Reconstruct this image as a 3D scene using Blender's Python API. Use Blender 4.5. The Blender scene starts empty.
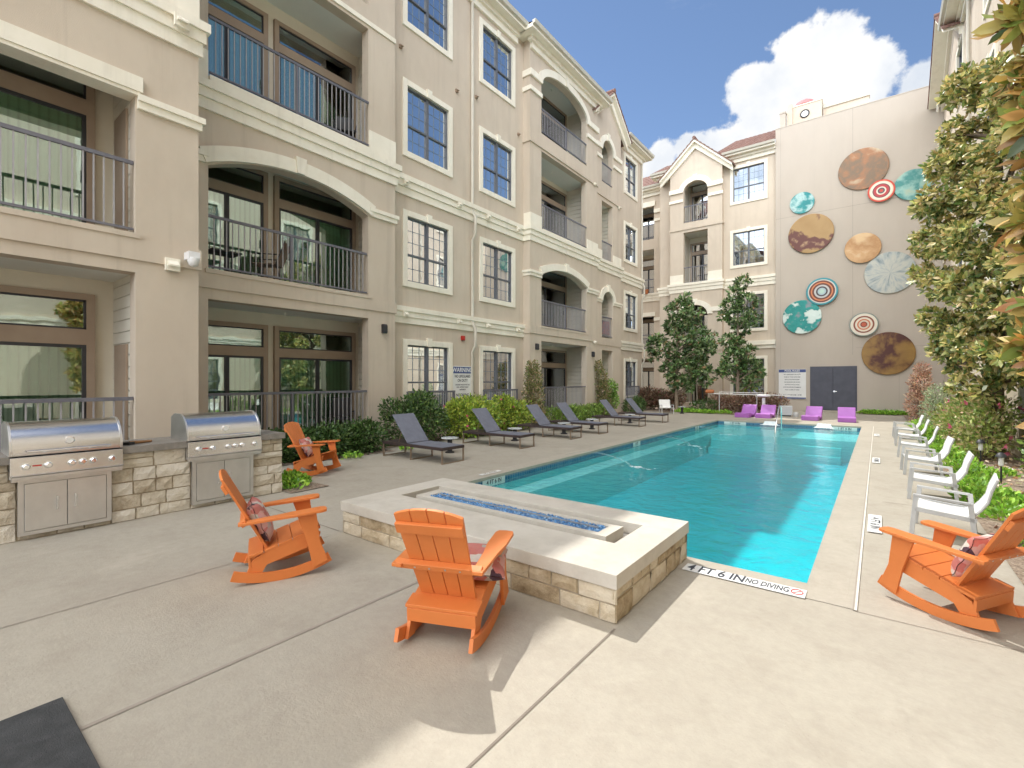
import bpy, bmesh, math, random
import numpy as np
from mathutils import Vector, Matrix

# ------------------------------------------------------------------ camera, sky, sun, exposure
scene = bpy.context.scene
C = scene.collection
R = math.radians

cam_d = bpy.data.cameras.new('camera')
cam_d.sensor_width = 36.0
cam_d.lens = 476.0 / 1024.0 * 36.0
cam_d.shift_y = -4.0 / 1024.0
cam_d.clip_start = 0.05
cam_d.clip_end = 3000
cam = bpy.data.objects.new('camera', cam_d)
C.objects.link(cam)
cam.location = (0, 0, 1.7)
cam.rotation_euler = (R(90), 0, math.atan(366.0 / 476.0))
scene.camera = cam

SUN_EL, SUN_AZ = 58.3, (-0.866, 0.5)          # the direction TO the sun, on the ground
ce = math.cos(R(SUN_EL))
sun_dir = Vector((SUN_AZ[0] * ce, SUN_AZ[1] * ce, math.sin(R(SUN_EL))))
sun_d = bpy.data.lights.new('sun', 'SUN')
sun_d.energy = 2.0
sun_d.angle = R(0.53)
sun_d.color = (1.0, 0.97, 0.91)
sun = bpy.data.objects.new('sun', sun_d)
C.objects.link(sun)
sun.rotation_euler = sun_dir.to_track_quat('Z', 'Y').to_euler()
sun.location = (-20, 12, 40)

world = bpy.data.worlds.new('World')
scene.world = world
world.use_nodes = True
wn, wl = world.node_tree.nodes, world.node_tree.links
wn.clear()


def nd(nodes, typ, **kw):
    n = nodes.new(typ)
    for k, v in kw.items():
        if k.startswith('i_'):
            n.inputs[k[2:].replace('_', ' ')].default_value = v
        elif k.startswith('n_'):
            n.inputs[int(k[2:])].default_value = v
        else:
            setattr(n, k, v)
    return n


SKY_STRENGTH = 0.070
sky = nd(wn, 'ShaderNodeTexSky', sky_type='NISHITA', sun_disc=False)
sky.sun_elevation = R(SUN_EL)
sky.sun_rotation = math.atan2(SUN_AZ[0], SUN_AZ[1])
sky.air_density = 1.0
sky.dust_density = 0.05
sky.altitude = 900
sky.ozone_density = 1.6
tc = nd(wn, 'ShaderNodeTexCoord')
nz = nd(wn, 'ShaderNodeTexNoise', i_Scale=6.5, i_Detail=9.0, i_Roughness=0.56)
wl.new(tc.outputs['Generated'], nz.inputs['Vector'])
nzb = nd(wn, 'ShaderNodeTexNoise', i_Scale=22.0, i_Detail=6.0, i_Roughness=0.6)
wl.new(tc.outputs['Generated'], nzb.inputs['Vector'])
nzs = nd(wn, 'ShaderNodeTexNoise', i_Scale=1.7, i_Detail=7.0, i_Roughness=0.55)
wl.new(tc.outputs['Generated'], nzs.inputs['Vector'])


def mth(op, a, b=None, c=None, clamp=False):
    n = wn.new('ShaderNodeMath')
    n.operation = op
    n.use_clamp = clamp
    for i, v in enumerate((a, b, c)):
        if v is None:
            continue
        if isinstance(v, (int, float)):
            n.inputs[i].default_value = v
        else:
            wl.new(v, n.inputs[i])
    return n.outputs[0]


def sky_dir(az, el):                               # azimuth from +Y towards +X, degrees
    return (math.cos(R(el)) * math.sin(R(az)), math.cos(R(el)) * math.cos(R(az)), math.sin(R(el)))


# cumulus banks: (azimuth, elevation, angular radius)
BANKS = [(-4.8, 28.6, 4.4), (-8.8, 27.2, 3.6), (-11.2, 28.6, 2.2), (-1.2, 26.8, 3.6), (3.6, 25.2, 2.4), (-6.5, 30.8, 2.3), (-2.6, 30.4, 2.5),
         (-6, 23.5, 4.6), (1.5, 21.5, 4.6), (9.5, 20.0, 3.5), (-14, 22.5, 4.0), (-19, 19.5, 5.2), (-20.0, 23.8, 2.2), (-17.0, 24.2, 2.0), (-21.8, 22.2, 2.2), (-10.5, 22.8, 3.0),
         (-23.5, 19.0, 4.2), (-10, 19.0, 6.0), (-4, 18.0, 6.5), (-16, 17.0, 6.0), (-25, 15.0, 5.0), (3, 17.5, 6.5)]
dens = None
for az, el, rad in BANKS:
    vm = nd(wn, 'ShaderNodeVectorMath', operation='DISTANCE')
    wl.new(tc.outputs['Generated'], vm.inputs[0])
    vm.inputs[1].default_value = sky_dir(az, el)
    v = mth('SUBTRACT', 1.0, mth('DIVIDE', vm.outputs['Value'], 2 * math.sin(R(rad) / 2)))
    dens = v if dens is None else mth('SMOOTH_MAX', dens, v, 0.25)
wob = mth('ADD', mth('MULTIPLY', mth('SUBTRACT', nz.outputs['Fac'], 0.5), 1.5), mth('MULTIPLY', mth('SUBTRACT', nzb.outputs['Fac'], 0.5), 1.25))
bank = mth('ADD', dens, wob)
mr = nd(wn, 'ShaderNodeMapRange', interpolation_type='SMOOTHSTEP')
wl.new(bank, mr.inputs['Value'])
mr.inputs['From Min'].default_value = 0.0
mr.inputs['From Max'].default_value = 0.24
# unseen cloud behind and beside the viewer, added as fill light; kept out of two blue gaps
sep = nd(wn, 'ShaderNodeSeparateXYZ')
wl.new(tc.outputs['Generated'], sep.inputs[0])
gaps = []
for az, el in ((-28, 34), (50, 30)):  # second gap leaves blue sky for the windows to reflect
    gap = nd(wn, 'ShaderNodeVectorMath', operation='DISTANCE')
    wl.new(tc.outputs['Generated'], gap.inputs[0])
    gap.inputs[1].default_value = sky_dir(az, el)
    gaps.append(gap.outputs['Value'])
gapd = mth('MINIMUM', gaps[0], mth('ADD', gaps[1], 0.25))
gapf = mth('MULTIPLY', mth('SUBTRACT', mth('MINIMUM', gapd, 1.05), 1.0), 2.0)
oth = nd(wn, 'ShaderNodeMapRange', interpolation_type='SMOOTHSTEP')
wl.new(mth('ADD', mth('ADD', nzs.outputs['Fac'], gapf), mth('MULTIPLY', mth('SUBTRACT', nz.outputs['Fac'], 0.5), 0.25)), oth.inputs['Value'])
oth.inputs['From Min'].default_value = 0.40
oth.inputs['From Max'].default_value = 0.62
mask = mth('MAXIMUM', mr.outputs[0], oth.outputs[0], clamp=True)
thick = oth.outputs[0]
# thin wisps
wis = nd(wn, 'ShaderNodeTexNoise', i_Scale=4.0, i_Detail=8.0, i_Roughness=0.7, i_Distortion=0.6)
mpw = nd(wn, 'ShaderNodeMapping')
mpw.inputs['Scale'].default_value = (1.0, 1.0, 2.2)
wl.new(tc.outputs['Generated'], mpw.inputs['Vector'])
wl.new(mpw.outputs[0], wis.inputs['Vector'])
wmr = nd(wn, 'ShaderNodeMapRange', interpolation_type='SMOOTHSTEP')
wl.new(wis.outputs['Fac'], wmr.inputs['Value'])
wmr.inputs['From Min'].default_value = 0.60
wmr.inputs['From Max'].default_value = 0.80
wmr.inputs['To Max'].default_value = 0.10
mask = mth('MAXIMUM', mask, wmr.outputs[0])
# cloud body: bright tops, blue grey bases
cr = nd(wn, 'ShaderNodeValToRGB')
cr.color_ramp.elements[0].position = 0.18
cr.color_ramp.elements[0].color = (0.52, 0.60, 0.72, 1)
cr.color_ramp.elements[1].position = 0.72
cr.color_ramp.elements[1].color = (1, 0.99, 0.97, 1)
nzc = nd(wn, 'ShaderNodeTexNoise', i_Scale=9.0, i_Detail=6.0, i_Roughness=0.55)
mpc = nd(wn, 'ShaderNodeMapping')
mpc.inputs['Location'].default_value = (0.03, -0.02, 0.05)
wl.new(tc.outputs['Generated'], mpc.inputs['Vector'])
wl.new(mpc.outputs[0], nzc.inputs['Vector'])
wl.new(mth('ADD', mth('MULTIPLY', nzc.outputs['Fac'], 1.0), mth('MULTIPLY', mth('SUBTRACT', sep.outputs['Z'], 0.42), 1.1)), cr.inputs['Fac'])
CLOUD, FILL_CLOUD = 8.0, 42.0                      # sunlit cloud ahead; unseen cloud overhead and behind, added over-bright to fill the shade
cs = nd(wn, 'ShaderNodeVectorMath', operation='SCALE')
wl.new(cr.outputs['Color'], cs.inputs[0])
wl.new(mth('MULTIPLY_ADD', thick, FILL_CLOUD - CLOUD, CLOUD), cs.inputs['Scale'])
mixc = nd(wn, 'ShaderNodeMix', data_type='RGBA')
wl.new(mask, mixc.inputs[0])
wl.new(sky.outputs[0], mixc.inputs[6])
wl.new(cs.outputs[0], mixc.inputs[7])
bg = nd(wn, 'ShaderNodeBackground', i_Strength=SKY_STRENGTH)
wl.new(mixc.outputs[2], bg.inputs['Color'])
wo = nd(wn, 'ShaderNodeOutputWorld')
wl.new(bg.outputs[0], wo.inputs['Surface'])

vs = scene.view_settings
vs.view_transform = 'Standard'
vs.look = 'None'
vs.gamma = 1.0
vs.use_curve_mapping = False
vs.exposure = 1.02
cy = scene.cycles
cy.use_denoising = True
cy.max_bounces = 10
cy.diffuse_bounces = 5
cy.glossy_bounces = 4
cy.transmission_bounces = 6
cy.transparent_max_bounces = 16
cy.caustics_reflective = False
cy.caustics_refractive = False
cy.sample_clamp_indirect = 6.0
random.seed(7)
rng = np.random.default_rng(11)

# ------------------------------------------------------------------ helpers


class MB:
    """collects solids in local (u, d, z) and writes ONE mesh object"""

    def __init__(self, T=None):
        self.T = T or (lambda u, d, z: (u, d, z))
        self.v, self.f, self.m, self.chunks = [], [], [], []

    def add(self, vs_, fs, mi=0):
        b = len(self.v)
        self.chunks.append((b, len(self.f)))
        self.v += [tuple(self.T(*p)) for p in vs_]
        self.f += [tuple(b + i for i in q) for q in fs]
        self.m += [mi] * len(fs)

    def box(self, u0, u1, d0, d1, z0, z1, mi=0):
        p = [(u0, d0, z0), (u1, d0, z0), (u1, d1, z0), (u0, d1, z0), (u0, d0, z1), (u1, d0, z1), (u1, d1, z1), (u0, d1, z1)]
        self.add(p, [(0, 3, 2, 1), (4, 5, 6, 7), (0, 1, 5, 4), (1, 2, 6, 5), (2, 3, 7, 6), (3, 0, 4, 7)], mi)

    def quad(self, a, b, c, d, mi=0):
        self.add([a, b, c, d], [(0, 1, 2, 3)], mi)

    def prism(self, poly, plane, a, b, mi=0):
        """extrude a 2D outline: plane 'uz' along d, 'dz' along u, 'ud' along z"""
        def pt(q, t):
            if plane == 'uz':
                return (q[0], t, q[1])
            if plane == 'dz':
                return (t, q[0], q[1])
            return (q[0], q[1], t)
        n = len(poly)
        vs_ = [pt(q, a) for q in poly] + [pt(q, b) for q in poly]
        fs = [tuple(range(n)), tuple(range(2 * n - 1, n - 1, -1))]
        fs += [(i, (i + 1) % n, n + (i + 1) % n, n + i) for i in range(n)]
        self.add(vs_, fs, mi)

    def tube(self, path, r, n=8, mi=0, cap=True):
        path = [Vector(p) for p in path]
        rs = r if isinstance(r, (list, tuple)) else [r] * len(path)
        rings, up = [], None
        for i, p in enumerate(path):
            t = (path[min(i + 1, len(path) - 1)] - path[max(i - 1, 0)]).normalized()
            if up is None:
                up = Vector((0, 0, 1)) if abs(t.z) < 0.9 else Vector((1, 0, 0))
            s = t.cross(up).normalized()
            up = s.cross(t).normalized()
            rings.append([p + (s * math.cos(6.2832 * k / n) + up * math.sin(6.2832 * k / n)) * rs[i] for k in range(n)])
        vs_ = [tuple(q) for ring in rings for q in ring]
        fs = []
        for i in range(len(path) - 1):
            for k in range(n):
                fs.append((i * n + k, i * n + (k + 1) % n, (i + 1) * n + (k + 1) % n, (i + 1) * n + k))
        if cap:
            fs += [tuple(range(n - 1, -1, -1)), tuple((len(path) - 1) * n + k for k in range(n))]
        self.add(vs_, fs, mi)

    def lathe(self, prof, c, n=20, mi=0, axis='z'):
        """profile of (radius, height) about an axis through c"""
        vs_, fs = [], []
        for (r, h) in prof:
            for k in range(n):
                a = 6.2832 * k / n
                x, y = r * math.cos(a), r * math.sin(a)
                vs_.append({'z': (c[0] + x, c[1] + y, c[2] + h), 'u': (c[0] + h, c[1] + x, c[2] + y), 'd': (c[0] + x, c[1] + h, c[2] + y)}[axis])
        for i in range(len(prof) - 1):
            for k in range(n):
                fs.append((i * n + k, i * n + (k + 1) % n, (i + 1) * n + (k + 1) % n, (i + 1) * n + k))
        fs += [tuple(range(n - 1, -1, -1)), tuple((len(prof) - 1) * n + k for k in range(n))]
        self.add(vs_, fs, mi)

    def wall(self, u0, u1, z0, z1, holes, depth, mi=0, d=0.0):
        """front sheet with holes and their reveals; a hole is (u0, u1, z0, z1, spring or None)"""
        us = sorted({u0, u1, *[h[0] for h in holes], *[h[1] for h in holes]})
        zs = sorted({z0, z1, *[h[2] for h in holes], *[h[3] for h in holes]})
        us = [u for u in us if u0 - 1e-6 <= u <= u1 + 1e-6]
        zs = [z for z in zs if z0 - 1e-6 <= z <= z1 + 1e-6]
        for a, b in zip(us, us[1:]):
            run = None
            for c, e in list(zip(zs, zs[1:])) + [(None, None)]:
                solid = c is not None and not any(h[0] < (a + b) / 2 < h[1] and h[2] < (c + e) / 2 < h[3] for h in holes)
                if solid:
                    run = (run[0], e) if run else (c, e)
                elif run:
                    self.quad((a, d, run[0]), (b, d, run[0]), (b, d, run[1]), (a, d, run[1]), mi)
                    run = None
        for h in holes:
            a, b, c, e = h[:4]
            top = h[4] if len(h) > 4 and h[4] else e
            k = d - depth
            self.quad((a, d, c), (a, k, c), (a, k, top), (a, d, top), mi)
            self.quad((b, d, c), (b, d, top), (b, k, top), (b, k, c), mi)
            self.quad((a, d, c), (b, d, c), (b, k, c), (a, k, c), mi)
            if top == e:
                self.quad((a, d, e), (a, k, e), (b, k, e), (b, d, e), mi)
            else:
                cv = arch_pts(a, b, top, e)
                for p, q in zip(cv, cv[1:]):
                    self.quad((p[0], d, p[1]), (q[0], d, q[1]), (q[0], d, e), (p[0], d, e), mi)
                    self.quad((p[0], d, p[1]), (p[0], k, p[1]), (q[0], k, q[1]), (q[0], d, q[1]), mi)

    def build_split(self, name, mats, parent=None, tol=0.004, **kw):
        """one object per cluster of touching solids"""
        idx = sorted(self.chunks)
        boxes = []
        for k, (v0, f0) in enumerate(idx):
            v1 = idx[k + 1][0] if k + 1 < len(idx) else len(self.v)
            f1 = idx[k + 1][1] if k + 1 < len(idx) else len(self.f)
            a = np.array(self.v[v0:v1])
            boxes.append((a.min(0) - tol, a.max(0) + tol, v0, v1, f0, f1))
        lab = list(range(len(boxes)))

        def root(i):
            while lab[i] != i:
                i = lab[i]
            return i
        for i in range(len(boxes)):
            for j in range(i):
                if np.all(boxes[i][0] <= boxes[j][1]) and np.all(boxes[j][0] <= boxes[i][1]):
                    lab[root(i)] = root(j)
        out = []
        for r_ in sorted({root(i) for i in range(len(boxes))}):
            g = MB()
            for i, bx in enumerate(boxes):
                if root(i) == r_:
                    g.add(self.v[bx[2]:bx[3]], [tuple(q - bx[2] for q in f) for f in self.f[bx[4]:bx[5]]])
            out.append(g.build(name, mats, parent, **kw))
        return out

    def build(self, name, mats, parent=None, smooth=False, bevel=0.0, fix=True):
        me = bpy.data.meshes.new(name)
        me.from_pydata(self.v, [], self.f)
        if not isinstance(mats, (list, tuple)):
            mats = [mats]
        for m in mats:
            me.materials.append(m)
        if len(mats) > 1:
            me.polygons.foreach_set('material_index', self.m)
        if fix:
            bm = bmesh.new()
            bm.from_mesh(me)
            bmesh.ops.recalc_face_normals(bm, faces=bm.faces)
            bm.to_mesh(me)
            bm.free()
        if smooth:
            me.polygons.foreach_set('use_smooth', [True] * len(me.polygons))
        me.update()
        o = bpy.data.objects.new(name, me)
        C.objects.link(o)
        if parent:
            o.parent = parent
        if bevel:
            b = o.modifiers.new('bevel', 'BEVEL')
            b.width = bevel
            b.segments = 2
            b.limit_method = 'ANGLE'
        if smooth:
            me.set_sharp_from_angle(angle=R(40))
        return o


def arch_pts(a, b, spring, crown, n=20, off=0.0):
    """shallow arches are circular segments, deeper ones half ellipses; off = radial offset"""
    c, rx, rz = (a + b) / 2, (b - a) / 2, crown - spring
    if rz < 0.33 * rx:
        rad = (rx * rx + rz * rz) / (2 * rz)
        h = math.asin(rx / rad)
        return [(c + (rad + off) * math.sin(h * (2 * i / n - 1)), crown - rad + (rad + off) * math.cos(h * (2 * i / n - 1))) for i in range(n + 1)]
    return [(c - (rx + off) * math.cos(math.pi * i / n), spring + (rz + off) * math.sin(math.pi * i / n)) for i in range(n + 1)]


def tag(o, label=None, cat=None, group=None, kind=None):
    if label:
        o['label'] = label
    if cat:
        o['category'] = cat
    if group:
        o['group'] = group
    if kind:
        o['kind'] = kind
    return o


def empty(name, loc=(0, 0, 0), rz=0.0, label=None, cat=None, group=None):
    o = bpy.data.objects.new(name, None)
    o.empty_display_size = 0.2
    C.objects.link(o)
    o.location = loc
    o.rotation_euler = (0, 0, rz)
    return tag(o, label, cat, group)


def copy_tree(o, parent=None):
    c = o.copy()
    C.objects.link(c)
    if parent:
        c.parent = parent
    for ch in list(o.children):
        copy_tree(ch, c)
    return c


def text(body, size, mat, parent, M, name='lettering', align='CENTER', depth=0.001, sx=1.0, bold=0.02):
    cu = bpy.data.curves.new(name, 'FONT')
    cu.body = body
    cu.size = size
    cu.align_x = align
    cu.align_y = 'CENTER'
    cu.extrude = depth
    cu.offset = size * bold
    cu.materials.append(mat)
    o = bpy.data.objects.new(name, cu)
    C.objects.link(o)
    me = bpy.data.meshes.new_from_object(o.evaluated_get(bpy.context.evaluated_depsgraph_get()))
    bpy.data.objects.remove(o)
    bpy.data.curves.remove(cu)
    me.name = name
    o = bpy.data.objects.new(name, me)
    C.objects.link(o)
    o.parent = parent
    o.matrix_local = M @ Matrix.Diagonal((sx, 1, 1, 1))
    return o


# ------------------------------------------------------------------ materials
def mat(name, c1, c2=None, rough=0.7, scale=3.0, bump=0.0, bscale=60.0, metal=0.0, spec=0.5, c3=None, s3=20.0, f3=0.3, stretch=None, wave=None):
    m = bpy.data.materials.new(name)
    m.use_nodes = True
    N, L = m.node_tree.nodes, m.node_tree.links
    p = N['Principled BSDF']
    p.inputs['Roughness'].default_value = rough
    p.inputs['Metallic'].default_value = metal
    p.inputs['Specular IOR Level'].default_value = spec
    c2 = c2 or tuple(x * 0.86 for x in c1)
    t = N.new('ShaderNodeTexCoord')
    src = t.outputs['Object']
    if stretch:
        mp = N.new('ShaderNodeMapping')
        mp.inputs['Scale'].default_value = stretch
        L.new(src, mp.inputs['Vector'])
        src = mp.outputs[0]
    n = nd(N, 'ShaderNodeTexNoise', i_Scale=scale, i_Detail=6.0, i_Roughness=0.6)
    L.new(src, n.inputs['Vector'])
    r = N.new('ShaderNodeValToRGB')
    r.color_ramp.elements[0].position = 0.36
    r.color_ramp.elements[0].color = (*c2, 1)
    r.color_ramp.elements[1].position = 0.66
    r.color_ramp.elements[1].color = (*c1, 1)
    L.new(n.outputs['Fac'], r.inputs['Fac'])
    col = r.outputs['Color']
    if c3:
        n3 = nd(N, 'ShaderNodeTexNoise', i_Scale=s3, i_Detail=4.0, i_Roughness=0.65)
        L.new(src, n3.inputs['Vector'])
        mr_ = nd(N, 'ShaderNodeMapRange')
        mr_.inputs['From Min'].default_value = 0.48
        mr_.inputs['From Max'].default_value = 0.72
        mr_.inputs['To Max'].default_value = f3
        L.new(n3.outputs['Fac'], mr_.inputs['Value'])
        mx = nd(N, 'ShaderNodeMix', data_type='RGBA')
        L.new(mr_.outputs[0], mx.inputs[0])
        L.new(col, mx.inputs[6])
        mx.inputs[7].default_value = (*c3, 1)
        col = mx.outputs[2]
    L.new(col, p.inputs['Base Color'])
    if bump:
        nb = nd(N, 'ShaderNodeTexNoise', i_Scale=bscale, i_Detail=5.0, i_Roughness=0.65)
        L.new(src, nb.inputs['Vector'])
        bp = nd(N, 'ShaderNodeBump', i_Strength=bump, i_Distance=0.01)
        L.new(nb.outputs['Fac'], bp.inputs['Height'])
        L.new(bp.outputs[0], p.inputs['Normal'])
    return m


M = {}
M['stucco'] = mat('stucco', (0.645, 0.56, 0.455), (0.595, 0.51, 0.41), 0.9, 0.9, 0.5, 160, spec=0.2, c3=(0.53, 0.45, 0.36), s3=2.2, f3=0.35, stretch=(1, 1, 0.55))
M['stucco_pale'] = mat('pale_stucco', (0.53, 0.47, 0.40), (0.495, 0.437, 0.37), 0.9, 0.7, 0.4, 160, spec=0.2, c3=(0.50, 0.43, 0.36), s3=1.2, f3=0.3, stretch=(1, 1, 0.4))
M['trim'] = mat('cream_trim', (0.90, 0.855, 0.735), (0.85, 0.80, 0.675), 0.8, 1.6, 0.25, 120, spec=0.25, c3=(0.76, 0.71, 0.59), s3=3.5, f3=0.35)
M['siding_cream'] = mat('cream_siding', (0.70, 0.65, 0.54), (0.66, 0.61, 0.50), 0.7, 2.0, spec=0.3)
M['ceiling'] = mat('balcony_ceiling', (0.80, 0.80, 0.75), (0.77, 0.77, 0.72), 0.85, 1.5)
M['brown_frame'] = mat('brown_frame', (0.36, 0.28, 0.205), (0.32, 0.24, 0.175), 0.6, 2.0)
M['dark_frame'] = mat('dark_frame', (0.035, 0.037, 0.042), (0.025, 0.026, 0.03), 0.45, 4.0)
M['sash'] = mat('window_sash', (0.14, 0.15, 0.17), (0.12, 0.13, 0.15), 0.45, 4.0)
M['muntin'] = mat('pale_muntin', (0.20, 0.25, 0.30), (0.17, 0.21, 0.26), 0.45, 4.0)
M['rail'] = mat('rail_grey', (0.17, 0.17, 0.195), (0.14, 0.14, 0.165), 0.45, 6.0)
M['baluster'] = mat('baluster_grey', (0.40, 0.39, 0.40), (0.34, 0.33, 0.34), 0.5, 6.0)
M['pipe'] = mat('downpipe_paint', (0.66, 0.62, 0.53), (0.60, 0.56, 0.47), 0.6, 3.0)
M['gutter'] = mat('gutter_paint', (0.62, 0.59, 0.50), (0.55, 0.53, 0.45), 0.55, 3.0)
M['dark'] = mat('dark_core', (0.03, 0.03, 0.03))
M['tile_roof'] = mat('clay_tile', (0.22, 0.115, 0.085), (0.14, 0.07, 0.055), 0.85, 5.0, 0.3, 40, c3=(0.34, 0.26, 0.225), s3=9, f3=0.6)
M['orange'] = mat('orange_resin', (0.70, 0.215, 0.058), (0.64, 0.195, 0.05), 0.48, 3.0, 0.06, 90, spec=0.4, c3=(0.62, 0.15, 0.03), s3=7, f3=0.18)
M['steel'] = mat('brushed_steel', (0.74, 0.74, 0.75), (0.68, 0.68, 0.69), 0.25, 4.0, 0.02, 200, metal=1.0)
M['steel_dull'] = mat('dull_steel', (0.72, 0.71, 0.69), (0.64, 0.63, 0.61), 0.38, 4.0, 0.03, 200, metal=0.9)
M['chrome'] = mat('chrome', (0.85, 0.85, 0.85), (0.8, 0.8, 0.8), 0.12, 5.0, metal=1.0)
M['black_plastic'] = mat('black_plastic', (0.022, 0.022, 0.024), (0.016, 0.016, 0.018), 0.5)
M['sign_white'] = mat('sign_white', (0.80, 0.80, 0.78), (0.76, 0.76, 0.74), 0.5, 3.0)
M['sign_blue'] = mat('sign_blue', (0.06, 0.09, 0.26), (0.05, 0.08, 0.22), 0.5)
M['sign_text'] = mat('sign_lettering', (0.04, 0.045, 0.06), (0.035, 0.04, 0.05), 0.6)
M['sign_red'] = mat('sign_red', (0.6, 0.05, 0.04), (0.5, 0.04, 0.035), 0.5)
M['aluminium'] = mat('grey_aluminium', (0.55, 0.55, 0.54), (0.48, 0.48, 0.47), 0.4, 6.0, spec=0.5)
M['sling_white'] = mat('white_sling', (0.80, 0.79, 0.76), (0.74, 0.73, 0.70), 0.7, 4.0, 0.2, 300)
M['wicker'] = mat('dark_wicker', (0.055, 0.035, 0.032), (0.035, 0.023, 0.022), 0.6, 12.0, 0.5, 90)
M['lounger_mesh'] = mat('slate_sling', (0.17, 0.178, 0.22), (0.145, 0.152, 0.19), 0.65, 9.0, 0.4, 260)
M['bronze_leg'] = mat('pale_bronze', (0.36, 0.28, 0.21), (0.30, 0.23, 0.17), 0.35, 6.0, metal=0.6)
M['purple'] = mat('purple_resin', (0.42, 0.15, 0.50), (0.37, 0.125, 0.45), 0.45, 3.0)
M['glass_table'] = mat('pale_table_top', (0.62, 0.65, 0.67), (0.57, 0.60, 0.62), 0.25, 4.0)
M['bark'] = mat('bark', (0.20, 0.15, 0.11), (0.12, 0.09, 0.065), 0.9, 14.0, 0.7, 40, stretch=(1, 1, 0.3))
M['bark_pale'] = mat('pale_bark', (0.34, 0.27, 0.20), (0.24, 0.18, 0.13), 0.9, 14.0, 0.6, 40, stretch=(1, 1, 0.3))
M['mat'] = mat('rubber_mat', (0.052, 0.055, 0.057), (0.036, 0.038, 0.040), 0.85, 9.0, 0.6, 150, c3=(0.12, 0.12, 0.12), s3=14, f3=0.25)
M['slab'] = mat('counter_slab', (0.27, 0.25, 0.225), (0.20, 0.185, 0.165), 0.6, 5.0, 0.3, 40, c3=(0.36, 0.33, 0.29), s3=16, f3=0.4)
M['cap'] = mat('cast_stone_cap', (0.60, 0.56, 0.49), (0.53, 0.49, 0.42), 0.8, 2.2, 0.35, 70, c3=(0.42, 0.38, 0.32), s3=6, f3=0.4)
M['soil'] = mat('mulch', (0.34, 0.26, 0.19), (0.15, 0.10, 0.07), 0.95, 22.0, 1.0, 70, c3=(0.52, 0.44, 0.35), s3=45, f3=0.8)
M['ground'] = mat('dry_ground', (0.30, 0.26, 0.20), (0.22, 0.20, 0.15), 0.95, 0.5, 0.5, 20)
M['white'] = mat('white_plastic', (0.80, 0.80, 0.80), (0.75, 0.75, 0.75), 0.4)
M['wood'] = mat('wood_handle', (0.36, 0.19, 0.08), (0.26, 0.13, 0.05), 0.6, 12)
M['door_grey'] = mat('slate_door', (0.085, 0.088, 0.115), (0.07, 0.073, 0.095), 0.5, 3.0)
M['fire_red'] = mat('alarm_red', (0.50, 0.03, 0.02), (0.42, 0.025, 0.018), 0.4)
M['curtain_red'] = mat('patterned_cloth', (0.40, 0.08, 0.06), (0.12, 0.10, 0.14), 0.9, 9)
M['plant_pot'] = mat('terracotta', (0.5, 0.18, 0.07), (0.42, 0.14, 0.05), 0.8)
M['tan_fabric'] = mat('tan_sling', (0.26, 0.19, 0.14), (0.21, 0.15, 0.11), 0.8)


def nodes_of(m):
    return m.node_tree.nodes, m.node_tree.links, m.node_tree.nodes['Principled BSDF']


def streaks(m, amt, col):
    N, L, p = nodes_of(m)
    src = p.inputs['Base Color'].links[0].from_socket
    t = N.new('ShaderNodeTexCoord')
    mp = N.new('ShaderNodeMapping')
    mp.inputs['Scale'].default_value = (3.2, 3.2, .16)
    L.new(t.outputs['Object'], mp.inputs['Vector'])
    n = nd(N, 'ShaderNodeTexNoise', i_Scale=1.0, i_Detail=8.0, i_Roughness=0.7)
    L.new(mp.outputs[0], n.inputs['Vector'])
    r = nd(N, 'ShaderNodeMapRange', interpolation_type='SMOOTHSTEP')
    r.inputs['From Min'].default_value = .50
    r.inputs['From Max'].default_value = .74
    r.inputs['To Max'].default_value = amt
    L.new(n.outputs['Fac'], r.inputs['Value'])
    x = nd(N, 'ShaderNodeMix', data_type='RGBA')
    L.new(r.outputs[0], x.inputs[0])
    L.new(src, x.inputs[6])
    x.inputs[7].default_value = (*col, 1)
    L.new(x.outputs[2], p.inputs['Base Color'])


streaks(M['stucco'], .6, (0.50, 0.425, 0.34))
streaks(M['stucco_pale'], .4, (0.48, 0.42, 0.36))
streaks(M['trim'], .45, (0.66, 0.61, 0.51))
streaks(M['cap'], .3, (0.40, 0.36, 0.30))


def lap_siding():
    m = mat('lap_siding', (0.70, 0.66, 0.56), (0.66, 0.62, 0.52), 0.7, 2.0, spec=0.3)
    N, L, p = nodes_of(m)
    t = N.new('ShaderNodeTexCoord')
    s = N.new('ShaderNodeSeparateXYZ')
    L.new(t.outputs['Object'], s.inputs[0])
    a = nd(N, 'ShaderNodeMath', operation='MULTIPLY', n_1=1 / 0.19)
    L.new(s.outputs['Z'], a.inputs[0])
    f = nd(N, 'ShaderNodeMath', operation='FRACT')
    L.new(a.outputs[0], f.inputs[0])
    b = nd(N, 'ShaderNodeBump', i_Strength=1.0, i_Distance=0.02)
    mr_ = nd(N, 'ShaderNodeMapRange')
    mr_.inputs['From Min'].default_value = 0.0
    mr_.inputs['From Max'].default_value = 0.12
    L.new(f.outputs[0], mr_.inputs['Value'])
    L.new(mr_.outputs[0], b.inputs['Height'])
    L.new(b.outputs[0], p.inputs['Normal'])
    return m


M['siding'] = lap_siding()


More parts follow.
